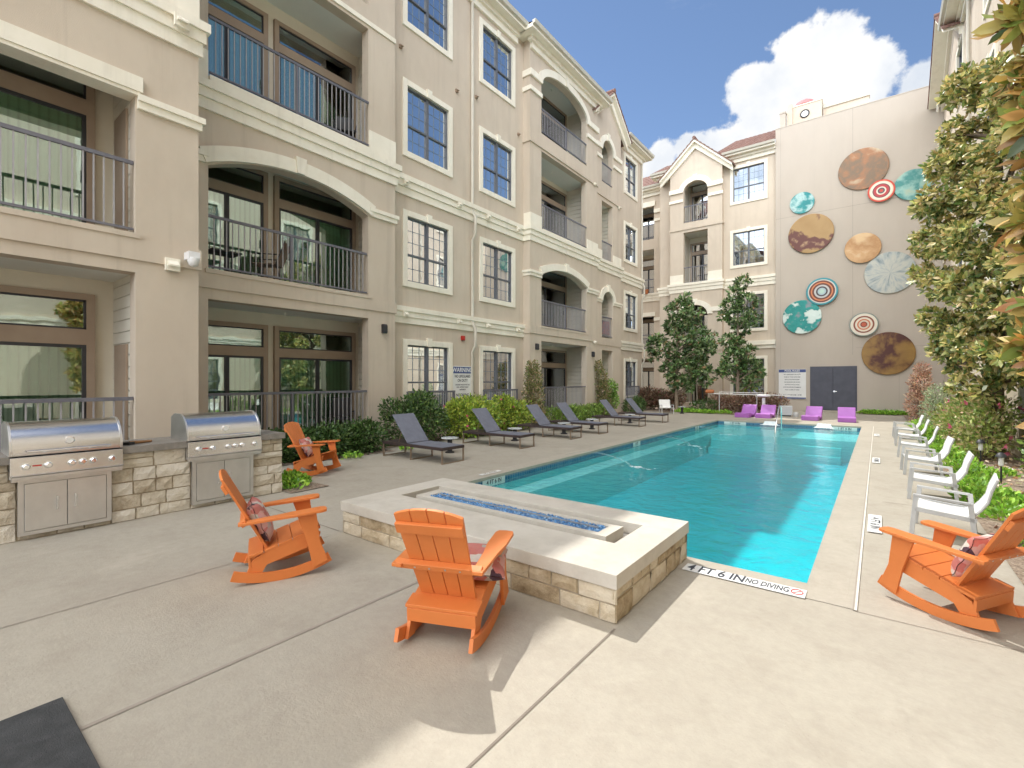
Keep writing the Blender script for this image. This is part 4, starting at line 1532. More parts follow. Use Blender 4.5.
for k, h in enumerate(GH):
    f = [0.3, 3.82, 7.66, 11.45][k]
    recess(far, Fg, h[0], h[1], f, [3.2, 6.6, 10.85, 14.2][k], 1.5, .1, .1)
    sliding_unit(far, Fg, -9.62, -8.12, f, f + 2.05, f + 2.27, f + 2.72, -1.5, 2, [0, 0, None, 0][k], glass='pane')
    if k:
        railing(far, Fg, h[0] + .01, h[1] - .01, -.06, f + .06, f + 1.04)
for k, h in enumerate(RH):
    f = [0.3, 3.82, 7.66, 11.45][k]
    recess(far, Fr, h[0], h[1], f, [3.2, 6.4, 10.75, 14.2][k], 1.5, .1, .1)
    sliding_unit(far, Fr, -14.1, -12.3, f, f + 2.05, f + 2.27, f + 2.72, -1.5, 2, 0, glass='pane')
    if k:
        railing(far, Fr, h[0] + .01, h[1] - .01, -.06, f + .06, f + 1.04)
b = MB(Fg)
belt(b, -10.43, -7.33, LEDGE, 1, 1, clear=.3)
for s0, s1 in ((-10.435, -9.61), (-8.15, -7.325)):
    b.box(s0, s1, -.02, .03, 7.70, 8.26)
b.box(-9.61, -8.15, -.2, .05, 7.55, 7.66)
arch_trim(b, -9.60, -8.16, 13.35, 13.92, .30, .078)
imposts(b, [(-10.43, -9.62, 1, 0), (-8.14, -7.33, 0, 1)], 13.62, .26, .09, steps=False)
imposts(b, [(-10.43, -9.62, 1, 0), (-8.14, -7.33, 0, 1)], 12.95, .17, .07, steps=False)
arch_trim(b, -9.60, -8.16, 5.70, 6.30, .30, .078)
imposts(b, [(-10.43, -9.62, 1, 0), (-8.14, -7.33, 0, 1)], 6.10, .26, .09, steps=False)
b.build_split('cornice_ledge', M['trim'], far)
b = MB(Fg)
belt(b, -10.43, -7.33, [(11.02, 11.14, .05), (3.5, 3.8, .04)], 1, 1, clear=.3)
b.build_split('belt_course', M['stucco'], far)
b = MB(Fw)
belt(b, -7.33, -4.56, LEDGE)
belt(b, -7.33, -4.56, [(3.52, 3.72, .07), (3.72, 3.98, .16)])
b.build_split('cornice_ledge', M['trim'], far)
b = MB(Fs)
belt(b, -11.32, -10.43, LEDGE, 1, 0)
b.build_split('cornice_ledge', M['trim'], far)
b = MB(Fr)
belt(b, -16, -11.3, LEDGE)
imposts(b, [(-12.23, -11.33, 0, 0)], 13.45, .25, .09, steps=False)
imposts(b, [(-12.23, -11.33, 0, 0)], 12.8, .17, .07, steps=False)
imposts(b, [(-12.23, -11.33, 0, 0)], 6.0, .22, .09, steps=False)
b.box(-14.3, -12.15, .0, .09, 13.7, 14.05)
b.box(-14.3, -12.15, .0, .09, 6.1, 6.38)
b.build_split('cornice_ledge', M['trim'], far)
eave(far, Fw, -7.32, -4.56, 15.0, .45, 0, 0)
eave(far, Fs, -11.32, -10.46, 15.0, .45, 1, 0)
eave(far, Fr, -16.0, -11.5, 14.9, .45)
tile_roof(far, Fw, -8.0, -4.57, .45, 15.08, 6.5, 3.5)
tile_roof(far, Fs, -11.75, -10.3, .45, 15.08, 3.0, 1.6)
tile_roof(far, Fr, -16.0, -11.4, .45, 14.98, 4.0, 2.4)
gable(far, Fg, -10.60, -7.15, 14.60, -8.87, 16.22, 0.006, .30, 3.5)
b = MB(Fg)
b.box(-10.43, -7.33, -.3, -.002, 14.5, 14.72)
b.build('gable_base', M['stucco'], far)

# ------------------------------------------------------------------ the art wall
art = empty('art_wall', (0, 0, 0), 0, 'tall plain pale tan wall hung with round metal discs at the far end of the pool', 'wall')
YF = 30.15
b = MB()
b.box(-4.55, 4.2, YF, YF + 9.0, 0, 15.72)
b.build('wall', M['stucco_pale'], art)
b = MB()
b.box(-4.56, 4.2, YF - .012, YF + .3, 15.72, 15.76)
b.build('coping_strip', M['stucco_pale'], art)
b = MB()
for (x0, x1, z0, z1) in ((-1.04, -1.025, 3.0, 15.7), (-4.54, 4.1, 10.68, 10.695), (-4.31, -4.30, 0, 15.7), (0.82, 0.83, 0, 3.4), (-0.9, 4.1, 3.35, 3.362)):
    b.box(x0, x1, YF - .003, YF + .01, z0, z1)
b.build_split('expansion_joint', M['joint_soft'], art)
dd = MB()
dd.box(-2.90, -0.85, YF - .03, YF + .01, 0.1, 2.42)
dd = dd.build('door_frame', M['door_grey'], art)
for (x0, x1) in ((-2.83, -1.885), (-1.865, -0.92)):
    b = MB()
    b.box(x0, x1, YF - .06, YF - .031, 0.13, 2.35)
    b.build('door', M['door_grey'], art, bevel=.005)
b = MB()
b.tube([(-1.82, YF - .06, 1.1), (-1.82, YF - .12, 1.1), (-1.70, YF - .12, 1.1)], .018, 8)
b.lathe([(.05, -.01), (.05, 0)], (-1.82, YF - .061, 1.1), 12, axis='d')
b.build('door_handle', M['chrome'], art)
b = MB()
b.box(-3.2, -0.6, YF - .5, YF, 0.0, 0.1)
b.build('doorstep', M['coping'], art)
b = MB()
b.box(1.28, 1.46, YF - .03, YF, 1.3, 1.7)
b.build('switch_box', M['dark_frame'], art)

ru = empty('rooftop_enclosure', (0, 0, 0), 0, 'stuccoed box with a round dark-rimmed vent on top of the art wall', 'rooftop box')
b = MB()
b.box(-3.85, -2.45, YF + 1.0, YF + 1.9, 15.70, 17.15)
b.box(-4.12, -3.852, YF + .9, YF + 1.3, 15.70, 17.35)
b.build('enclosure', M['stucco'], ru)
b = MB()
b.box(-3.9, -2.42, YF + .97, YF + 1.93, 17.15, 17.2)
b.build('cap', M['trim'], ru)
b = MB()
b.tube([(-3.25 + .2 * math.cos(i * .3142), YF + .98, 16.62 + .2 * math.sin(i * .3142)) for i in range(21)], .035, 6)
r_ = b.build('vent_ring', M['black_plastic'], ru)
b = MB()
b.lathe([(.19, -.03), (.19, .0)], (-3.25, YF + 1.0, 16.62), 20, axis='d')
b.build('vent_disc', M['sign_white'], ru)
pr = empty('roof_parapet', (0, 0, 0), 0, 'long low cream-edged parapet on the roof behind the top of the art wall', 'parapet')
b = MB()
b.box(-2.4, -0.38, YF + 1.3, YF + 1.6, 15.72, 16.75)
b.build('parapet_wall', M['stucco'], pr)
b = MB()
b.box(-2.4, -0.34, YF + 1.24, YF + 1.66, 16.75, 16.95)
b.build('parapet_cap', M['gutter'], pr)
M['red_paint'] = mat('faded_red_paint', (0.58, 0.22, 0.22), (0.50, 0.17, 0.17), 0.6, 3)
b = MB()
b.lathe([(.40, 0), (.40, .36), (.50, .40), (.46, .58), (.25, .72), (.05, .76)], (-3.42, YF + 2.6, 17.42), 18)
tag(b.build('roof_ventilator', M['red_paint'], smooth=True), 'faded pinkish red round ventilator cap showing above the rooftop box', 'roof ventilator')
b = MB()
b.box(-4.44, -4.16, YF + .7, YF + 1.05, 15.72, 16.85)
b.box(-4.46, -4.14, YF + .68, YF + 1.07, 16.85, 16.94)
tag(b.build('roof_flue', M['stucco_pale']), 'slim pale flue with dark cap left of the rooftop box', 'flue')

# ------------------------------------------------------------------ the building along the sunny side
rgt = empty('apartment_building', (0, 0, 0), 0, 'sunlit tan building rising behind the big magnolia with gutter and downpipe', 'apartment building')
XR = 2.46
Tr = lambda u, d, z: (XR - d, u, z)
b = MB(Tr)
RW = [(u, u + 1.9, z0, z1) for u in (-6.5, -1.0, 4.0, 8.2, 13.0, 17.4, 23.4) for z0, z1 in WZS]
b.wall(-12, 30.14, 0, 15.05, [(a + .16, c - .16, e_ + .16, g - .16) for a, c, e_, g in RW], .2)
b.build('wall', M['stucco'], rgt, fix=False)
b = MB(Tr)
b.box(-12, 30.1, -10, -.3, 0, 15.0)
b.box(-12.3, -12.0, -10, 0, 0, 15.0)
b.build('inner_mass', M['dark'], rgt)
for w_ in RW:
    window(rgt, Tr, *w_)
b = MB(Tr)
belt(b, -12, 30.1, LEDGE)
belt(b, -12, 30.1, BELT2)
b.build_split('cornice_ledge', M['trim'], rgt)
eave(rgt, Tr, -12, 23.9, 15.1, .55, 0, 1)
tile_roof(rgt, Tr, -12, 23.9, .55, 15.17, 6, 2.5)
gable(rgt, Tr, 24.0, 29.6, 14.8, 26.6, 16.7, 0.006, .55, 4.0)
downpipe(rgt, Tr, 21.9, .07, 0.1, 14.9, ())
downpipe(rgt, Tr, 29.7, .25, 14.2, 14.9, ())

# ------------------------------------------------------------------ outdoor kitchen
ct = empty('grill_counter', (0, 0, 0), 0, 'long limestone outdoor kitchen counter with grey slab top under both grills', 'counter')
b = MB()
b.box(-7.92, -7.19, -3.0, 3.60, 0, 0.82)
b.build('core', M['mortar'], ct)
b = MB()
doors = [(0.80, 1.60), (2.40, 3.20), (-1.4, -0.6)]
tn = []
for s0, s1, z0, z1 in ((-3.0, 0.79, 0, .63), (1.57, 2.39, 0, .63), (3.17, 3.61, 0, .63), (-3.0, 0.735, .63, .82), (1.665, 2.335, .63, .82), (3.265, 3.61, .63, .82), (0.79, 1.57, 0, .055), (2.39, 3.17, 0, .055)):
    tn += ashlar(b, s0, s1, z0, z1, lambda u, d, z: (-7.19 + d, u, z), int(s0 * 10 + z0 * 7) + 50, rows=(.1, .2), lens=(.16, .42), proud=.02)
tn += ashlar(b, 0, .73, 0, .82, lambda u, d, z: (-7.92 + u, 3.60 + d, z), 77)
o = b.build('stone_face', M['limestone'], ct, fix=False)
set_face_attr(o, 'tone', tn)
b = MB()
for s0, s1 in ((-3.0, 0.735), (1.665, 2.335), (3.265, 3.63)):
    b.box(-7.95, -7.13, s0, s1, 0.82, 0.90)
for s0, s1 in ((0.735, 1.665), (2.335, 3.265)):
    b.box(-7.95, -7.80, s0, s1, 0.82, 0.90)
b.build('slab_top', M['slab'], ct)


def make_grill(y0):
    """built-in grill, 0.94 m wide, with its cabinet doors"""
    t = empty('built_in_grill', (-7.12, y0, 0))
    w = 0.93
    T = lambda u, d, z: (d, u, z)
    b_ = MB(T)
    b_.box(0.0, w, -.60, -.03, .66, .88)
    t_box = b_.build('firebox', M['steel_dull'], t)
    prof = [(-.60, .90), (-.01, .90), (-.005, .96), (-.03, 1.05), (-.085, 1.14), (-.16, 1.205), (-.25, 1.24), (-.45, 1.24), (-.58, 1.19)]
    b_ = MB(T)
    b_.prism(prof, 'dz', .012, w - .012)
    hood = b_.build('hood', M['steel'], t, smooth=True)
    for s in (0, w - .014):
        b_ = MB(T)
        b_.prism([(p[0] + (.006 if p[0] > -.3 else -.004), p[1] + (.008 if p[1] > 1 else 0)) for p in prof], 'dz', s - .004, s + .016)
        b_.build('hood_end_cap', M['steel_dull'], hood)
    b_ = MB(T)
    b_.tube([(.12, .06, .945), (w - .12, .06, .945)], .014, 10)
    for s in (.16, w - .16):
        b_.tube([(s, -.01, .945), (s, .06, .945)], .011, 8)
    b_.build('handle', M['chrome'], hood, smooth=True)
    b_ = MB(T)
    b_.lathe([(.044, 0), (.044, .018), (.036, .022), (.0, .022)], (w / 2, -.028, 1.035), 20, axis='d')
    g_ = b_.build('thermometer', M['chrome'], hood)
    b_ = MB(T)
    b_.lathe([(.034, 0), (.034, .002)], (w / 2, -.0045, 1.035), 20, axis='d')
    b_.build('dial_face', M['sign_white'], hood)
    b_ = MB(T)
    b_.prism([(-.03, .70), (.035, .70), (.015, .885), (-.03, .885)], 'dz', 0, w)
    b_.box(-.0, w, -.2, .045, .695, .703)
    pn = b_.build('control_panel', M['steel'], t, bevel=.004)
    for s in (.115, .285, .475, .565, .655, .825):
        b_ = MB(T)
        b_.lathe([(.038, 0), (.038, .012), (.028, .016), (.026, .05), (.02, .055), (.0, .055)], (s, .022, .79), 16, axis='d')
        b_.box(s - .006, s + .006, .06, .085, .768, .812)
        b_.build('knob', M['chrome'], pn, smooth=True)
    b_ = MB(T)
    b_.box(.165, .235, .024, .032, .783, .797)
    b_.build('badge', M['sign_red'], pn)
    b_ = MB(T)
    b_.box(.01, w - .01, -.03, .03, .635, .693)
    b_.prism([(.03, .655), (.05, .66), (.05, .685), (.03, .69)], 'dz', .01, w - .01)
    b_.build('drip_tray', M['steel_dull'], t)
    b_ = MB(T)
    z0, z1, a, c = .055, .632, .06, w - .10
    b_.box(a, c, -.1, -.035, z0, z1)
    for (p, q, r_, s_) in ((a, a + .045, z0, z1), (c - .045, c, z0, z1), (a + .045, c - .045, z0, z0 + .04), (a + .045, c - .045, z1 - .03, z1)):
        b_.box(p, q, -.06, -.012, r_, s_)
    cab = b_.build('cabinet_frame', M['steel_dull'], t)
    m_ = (a + c) / 2
    for p, q, hs in ((a + .05, m_ - .003, m_ - .085), (m_ + .003, c - .05, m_ + .065)):
        b_ = MB(T)
        b_.box(p, q, -.034, -.006, z0 + .045, z1 - .035)
        d_ = b_.build('cabinet_door', M['steel_dull'], t, bevel=.003)
        b_ = MB(T)
        b_.tube([(hs, -.006, .29), (hs, .03, .295), (hs, .03, .43), (hs, -.006, .435)], .008, 8)
        b_.build('handle', M['chrome'], d_, smooth=True)
    return t


g1 = make_grill(0.735)
tag(g1, 'stainless built-in grill with cabinet doors below, beside the wooden-handled brush', 'grill', 'built-in grills in the stone counter')
g2 = copy_tree(g1)
g2.location = (-7.12, 2.335, 0)
tag(g2, 'stainless built-in grill behind the orange chair, near the end of the stone counter')
br = empty('grill_brush', (-7.35, 1.80, .90), R(35), 'wooden-handled grill brush lying on the counter between the two grills', 'brush')
b = MB()
b.tube([(0, -.02, .025), (.05, .1, .02), (.08, .22, .018)], [.02, .017, .014], 8)
b.build('handle', M['wood'], br, smooth=True)
b = MB()
b.box(-.05, .05, -.08, -.0, .002, .035)
b.build('bristle_head', M['black_plastic'], br)

# ------------------------------------------------------------------ orange rocking chairs
PH = R(4.0)                                             # rocked slightly back
RK = 1.15


def make_rocker():
    t = empty('rocking_chair')
    cphi, sphi = math.cos(PH), math.sin(PH)

    # pitch about the rocker arc centre: front goes up
    T = lambda x, y, z: (x * cphi - (z - RK) * sphi, y, RK + x * sphi + (z - RK) * cphi)
    W = 0.275
    ov = 0.014
    for s in (-1, 1):
        y0, y1 = s * W - ov, s * W + ov
        b_ = MB(T)
        n = 18
        a0, a1 = R(-23.5), R(21.0)
        for i in range(n):
            p, q = a0 + (a1 - a0) * i / n, a0 + (a1 - a0) * (i + 1) / n
            ri = RK - .088
            pts = [(RK * math.sin(p), RK - RK * math.cos(p)), (RK * math.sin(q), RK - RK * math.cos(q)), (ri * math.sin(q), RK - ri * math.cos(q)), (ri * math.sin(p), RK - ri * math.cos(p))]
            b_.add([(x, y0, z) for x, z in pts] + [(x, y1, z) for x, z in pts],
                   [(0, 1, 2, 3), (7, 6, 5, 4), (0, 4, 5, 1), (2, 6, 7, 3)] + ([(0, 3, 7, 4)] if i == 0 else []) + ([(1, 5, 6, 2)] if i == n - 1 else []))
        b_.build('rocker', M['orange'], t)
        b_ = MB(T)
        yy0, yy1 = s * (W - .03) - ov, s * (W - .03) + ov
        rail = [(-.36, .06), (-.245, .04), (-.155, .165), (.30, .265), (.33, .37), (.27, .392), (-.19, .275), (-.27, .235)]
        b_.prism([(x, z) for x, z in rail], 'uz', yy0, yy1)
        b_.build('seat_rail', M['orange'], t, bevel=.003)
        b_ = MB(T)
        yy0, yy1 = s * (W + .030) - ov, s * (W + .030) + ov
        leg_ = [(.13, .585), (.30, .585), (.315, .30), (.375, .10), (.235, .055), (.20, .30)]
        b_.prism(leg_, 'uz', yy0, yy1)
        b_.build('leg', M['orange'], t, bevel=.003)
        b_ = MB(T)
        c = s * (W + .025)
        arm = [(-.36, -.035), (-.30, -.042), (-.05, -.055), (.12, -.078), (.35, -.078), (.39, -.06), (.40, 0), (.39, .06), (.35, .075), (.12, .075), (-.05, .055), (-.36, .04)]
        b_.prism([(x, c + y * s) for x, y in arm], 'ud', .586, .612)
        b_.build('armrest', M['orange'], t, bevel=.004)
    # seat boards
    for i, (x0, x1) in enumerate(((.205, .33), (.08, .20), (-.045, .075), (-.17, -.05))):
        b_ = MB(T)
        zf = lambda x: .275 + (x + .19) * .254
        b_.add(
            [(x0, -.262, zf(x0)), (x1, -.262, zf(x1)), (x1, -.262, zf(x1) + .024), (x0, -.262, zf(x0) + .024),
             (x0, .262, zf(x0)), (x1, .262, zf(x1)), (x1, .262, zf(x1) + .024), (x0, .262, zf(x0) + .024)],
            [(0, 1, 2, 3), (7, 6, 5, 4), (0, 4, 5, 1), (1, 5, 6, 2), (2, 6, 7, 3), (3, 7, 4, 0)])
        b_.build('seat_board', M['orange'], t, bevel=.004)
    # back of four fanned boards with a curved top
    ang = R(24)
    ux, uz = -math.sin(ang), math.cos(ang)
    bx, bz = -.135, .285
    L0 = .80

    def P(lx, h, off):                                   # across, up the back, off its face (forward)
        return (bx + ux * h + math.cos(ang) * off, lx, bz + uz * h + math.sin(ang) * off)
    n = 4
    for i in range(n):
        l0, l1 = -.215 + .1085 * i, -.215 + .1085 * i + .103
        t0, t1 = l0 * 1.16, l1 * 1.16 + .001
        top = lambda x: L0 + .055 * (1 - (x / .25) ** 2)
        b_ = MB(T)
        seg = 5
        outline = [(l0, 0.0), (l1, 0.0)] + [(t1 + (t0 - t1) * k / seg, top(t1 + (t0 - t1) * k / seg)) for k in range(seg + 1)]
        m_ = len(outline)
        vs_ = [P(x, h, -.011) for x, h in outline] + [P(x, h, .011) for x, h in outline]
        fs = [tuple(range(m_)), tuple(range(2 * m_ - 1, m_ - 1, -1))] + [(k, (k + 1) % m_, m_ + (k + 1) % m_, m_ + k) for k in range(m_)]
        b_.add(vs_, fs)
        b_.build('back_slat', M['orange'], t, bevel=.003)
    for h0, h1, w_, name, th in ((.335, .385, .325, 'back_rail', .05), (.66, .745, .245, 'top_rail', .03)):
        b_ = MB(T)
        vs_ = [P(-w_, h0, -.012), P(w_, h0, -.012), P(w_, h0, -.012 - th), P(-w_, h0, -.012 - th),
               P(-w_, h1, -.012), P(w_, h1, -.012), P(w_, h1, -.012 - th), P(-w_, h1, -.012 - th)]
        b_.add(vs_, [(0, 3, 2, 1), (4, 5, 6, 7), (0, 1, 5, 4), (1, 2, 6, 5), (2, 3, 7, 6), (3, 0, 4, 7)])
        rail_ = b_.build(name, M['orange'], t, bevel=.004)
        if name == 'back_rail':
            for q in (-.17, -.06, .06, .17):
                c_ = Vector(P(q, (h0 + h1) / 2, -.012 - th))
                n_ = Vector(P(q, (h0 + h1) / 2, -.018 - th)) - c_
                b_ = MB(T)
                b_.tube([c_ - n_ * .3, c_ + n_ * .45], .008, 8)
                b_.build('screw', M['steel_dull'], rail_)
    b_ = MB(T)
    b_.add([(-.30, -.275, .262), (-.30, .275, .262), (-.175, .275, .285), (-.175, -.275, .285), (-.30, -.275, .286), (-.30, .275, .286), (-.175, .275, .309), (-.175, -.275, .309)],
           [(0, 3, 2, 1), (4, 5, 6, 7), (0, 1, 5, 4), (1, 2, 6, 5), (2, 3, 7, 6), (3, 0, 4, 7)])
    b_.add([(-.305, -.262, .165), (-.305, .262, .165), (-.283, .262, .165), (-.283, -.262, .165), (-.305, -.262, .261), (-.305, .262, .261), (-.283, .262, .261), (-.283, -.262, .261)],
           [(0, 3, 2, 1), (4, 5, 6, 7), (0, 1, 5, 4), (1, 2, 6, 5), (2, 3, 7, 6), (3, 0, 4, 7)])
    b_.build('rear_apron', M['orange'], t, bevel=.003)
    return t


def pillow_mat():
    m = mat('patchwork_pillow', (0.55, 0.20, 0.18), (0.45, 0.13, 0.12), 0.95, 20, 0.5, 250)
    N, L, p = nodes_of(m)
    t = N.new('ShaderNodeTexCoord')
    n = nd(N, 'ShaderNodeTexNoise', i_Scale=9.0, i_Detail=4.0)
    L.new(t.outputs['Object'], n.inputs['Vector'])
    vm = nd(N, 'ShaderNodeMix', data_type='RGBA')
    vm.inputs[0].default_value = .035
    L.new(t.outputs['Object'], vm.inputs[6])
    L.new(n.outputs['Color'], vm.inputs[7])
    vo = nd(N, 'ShaderNodeTexVoronoi', distance='CHEBYCHEV', i_Scale=12.0, i_Randomness=0.8)
    L.new(vm.outputs[2], vo.inputs['Vector'])
    s = N.new('ShaderNodeSeparateColor')
    L.new(vo.outputs['Color'], s.inputs[0])
    r = N.new('ShaderNodeValToRGB')
    r.color_ramp.interpolation = 'CONSTANT'
    e = r.color_ramp.elements
    e[0].position, e[0].color = 0, (0.60, 0.20, 0.17, 1)
    e[1].position, e[1].color = .22, (0.74, 0.42, 0.38, 1)
    for q, c in ((.42, (0.72, 0.66, 0.58)), (.58, (0.60, 0.22, 0.19)), (.70, (0.50, 0.45, 0.40)), (.82, (0.10, 0.05, 0.07)), (.90, (0.62, 0.40, 0.36))):
        k = e.new(q)
        k.color = (*c, 1)
    L.new(s.outputs[0], r.inputs['Fac'])
    n2 = nd(N, 'ShaderNodeTexNoise', i_Scale=30.0, i_Detail=5.0)
    L.new(t.outputs['Object'], n2.inputs['Vector'])
    mx = nd(N, 'ShaderNodeMix', data_type='RGBA', blend_type='MULTIPLY')
    mx.inputs[0].default_value = .25
    L.new(r.outputs[0], mx.inputs[6])
    L.new(n2.outputs['Color'], mx.inputs[7])
    L.new(mx.outputs[2], p.inputs['Base Color'])
    return m


M['pillow'] = pillow_mat()


def make_pillow(w=.40, h=.40, t=.15, n=16):
    vs_, fs = [], []
    for side in (1, -1):
        for i in range(n + 1):
            for j in range(n + 1):
                u, v = 2 * i / n - 1, 2 * j / n - 1
                pinch = 1 - .07 * (1 - abs(u) ** 2) * abs(v) ** 3
                pinch2 = 1 - .07 * (1 - abs(v) ** 2) * abs(u) ** 3
                th = ((1 - u ** 4) * (1 - v ** 4)) ** .55
                wr = .006 * math.sin(9 * u + 4 * v) * (1 - th)
                vs_.append((u * w / 2 * pinch2, v * h / 2 * pinch, side * (t / 2 * th + .003) + wr))
    m_ = (n + 1) ** 2
    for s in (0, 1):
        for i in range(n):
            for j in range(n):
                a = s * m_ + i * (n + 1) + j
                q = (a, a + 1, a + n + 2, a + n + 1)
                fs.append(q if s else q[::-1])
    b_ = MB()
    b_.add(vs_, fs)
    return b_.build('throw_pillow', M['pillow'], smooth=True, fix=False)


rock0 = make_rocker()
PIL = make_pillow()
CH = [  # x, y, facing angle, label, pillow label, pillow pose (x, y, z, rx, ry, rz)
    (-4.27, 2.09, 66, 'orange rocking chair seen from the side in front of the grill cabinet', 'patchwork pillow leaning in the orange chair before the grill cabinet', (-.14, .0, .53, 0, 66, 0)),
    (-2.30, 2.33, 113, 'orange rocking chair seen from behind, facing the stone fire table', 'patchwork pillow lying on the seat of the orange chair seen from behind', (.165, -.17, .47, 4, -12, 12)),
    (-8.19, 4.66, 30, 'orange rocking chair by the hedge beyond the end of the grill counter', 'patchwork pillow in the orange chair by the hedge', (-.10, .03, .53, 0, 62, 8)),
    (0.475, 4.77, 148, 'orange rocking chair in full sun beside the row of white armchairs', 'patchwork pillow in the sunlit orange chair by the white armchairs', (-.12, .0, .53, 0, 66, 0)),
]
for i, (x, y, a, lab, plab, pp) in enumerate(CH):
    o = rock0 if i == 0 else copy_tree(rock0)
    o.location = (x, y, 0.0)
    sc_ = (.90, .90, .90, .85)[i]
    o.scale = (sc_, sc_, sc_)
    o.rotation_euler = (0, 0, R(a))
    tag(o, lab, 'rocking chair', 'orange rocking chairs')
    p = PIL if i == 0 else PIL.copy()
    if i:
        C.objects.link(p)
    Mx = Matrix.Translation((x, y, 0)) @ Matrix.Rotation(R(a), 4, 'Z') @ Matrix.Scale(sc_, 4) @ Matrix.Translation(pp[:3]) @ Matrix.Rotation(R(pp[5]), 4, 'Z') @ Matrix.Rotation(R(pp[4]), 4, 'Y') @ Matrix.Rotation(R(pp[3]), 4, 'X')
    p.matrix_world = Mx
    tag(p, plab, 'pillow', 'pillows on the rocking chairs')

b = MB()
b.box(-3.44, -1.9, -1.3, 0.55, 0.004, 0.016)
tag(b.build('rubber_mat', M['mat'], bevel=.003), 'dark grey rubber mat lying on the concrete, away from the grills', 'mat')


# ------------------------------------------------------------------ loungers and their side tables
def make_lounger():
    t = empty('sun_lounger')                             # foot end at +x, head at -x, length 1.9
    b_ = MB()
    b_.box(-.95, .95, -.325, .325, .275, .335)
    b_.build('bed_frame', M['wicker'], t, bevel=.008)
    b_ = MB()
    b_.box(-.10, .945, -.30, .30, .336, .344)
    b_.build('seat_sling', M['lounger_mesh'], t)
    ca, sa = math.cos(R(49)), math.sin(R(49))
    b_ = MB(lambda u, d, z: (-.13 - u * ca - z * sa, d, .345 + u * sa - z * ca))
    b_.box(0, .78, -.30, .30, -.012, .012)
    k = b_.build('backrest', M['lounger_mesh'], t, bevel=.006)
    b_ = MB()
    b_.tube([(-.55, -.2, .30), (-.42, -.2, .66)], .010, 6)
    b_.tube([(-.55, .2, .30), (-.42, .2, .66)], .010, 6)
    b_.build('prop_bar', M['bronze_leg'], k)
    for sx in (-.93, -.02, .93):
        for s in (-1, 1):
            b_ = MB()
            b_.box(sx - .014, sx + .014, s * .305 - .014, s * .305 + .014, 0, .275)
            b_.build('leg', M['bronze_leg'], t)
        b_ = MB()
        b_.box(sx - .012, sx + .012, -.291, .291, .0, .022)
        b_.build('foot_bar', M['bronze_leg'], t)
    return t


LG = make_lounger()
LP = [(-7.86, 7.02, 'sun lounger nearest the orange chairs, beside the dark green hedge'),
      (-7.90, 9.66, 'sun lounger in front of the big yellow-green azalea bush'),
      (-7.88, 12.08, 'sun lounger in front of the first brown climbing shrub'),
      (-7.83, 13.72, 'sun lounger in front of the long low green hedge'),
      (-7.76, 16.68, 'sun lounger in front of the second climbing shrub'),
      (-7.68, 18.85, 'sun lounger farthest along, nearest the lone white armchair')]
for i, (x, y, lab) in enumerate(LP):
    o = LG if i == 0 else copy_tree(LG)
    o.location = (x, y, 0)
    o.rotation_euler = (0, 0, R([0, 1.5, 0, -1, 1, 0][i]))
    tag(o, lab, 'sun lounger', 'sun loungers along the pool')


def make_side_table():
    t = empty('side_table')
    b_ = MB()
    b_.lathe([(.20, .335), (.205, .34), (.205, .352), (.20, .356)], (0, 0, 0), 22)
    b_.build('table_top', M['glass_table'], t)
    b_ = MB()
    b_.lathe([(.11, .0), (.11, .02), (.06, .05), (.055, .30), (.1, .335)], (0, 0, 0), 14)
    b_.build('pedestal', M['black_plastic'], t, smooth=True)
    return t


ST = make_side_table()
for i, (x, y, lab) in enumerate([(-7.95, 7.95, 'round pale-topped side table just behind the nearest sun lounger'),
                                 (-8.05, 10.6, 'round pale-topped side table by the lounger at the yellow-green azalea'),
                                 (-7.85, 12.9, 'round pale-topped side table between the third and fourth loungers'),
                                 (-7.85, 14.75, 'round pale-topped side table standing in the gap after the fourth lounger'),
                                 (-7.75, 17.7, 'round pale-topped side table between the last two loungers')]):
    o = ST if i == 0 else copy_tree(ST)
    o.location = (x, y, 0)
    tag(o, lab, 'side table', 'side tables between the loungers')


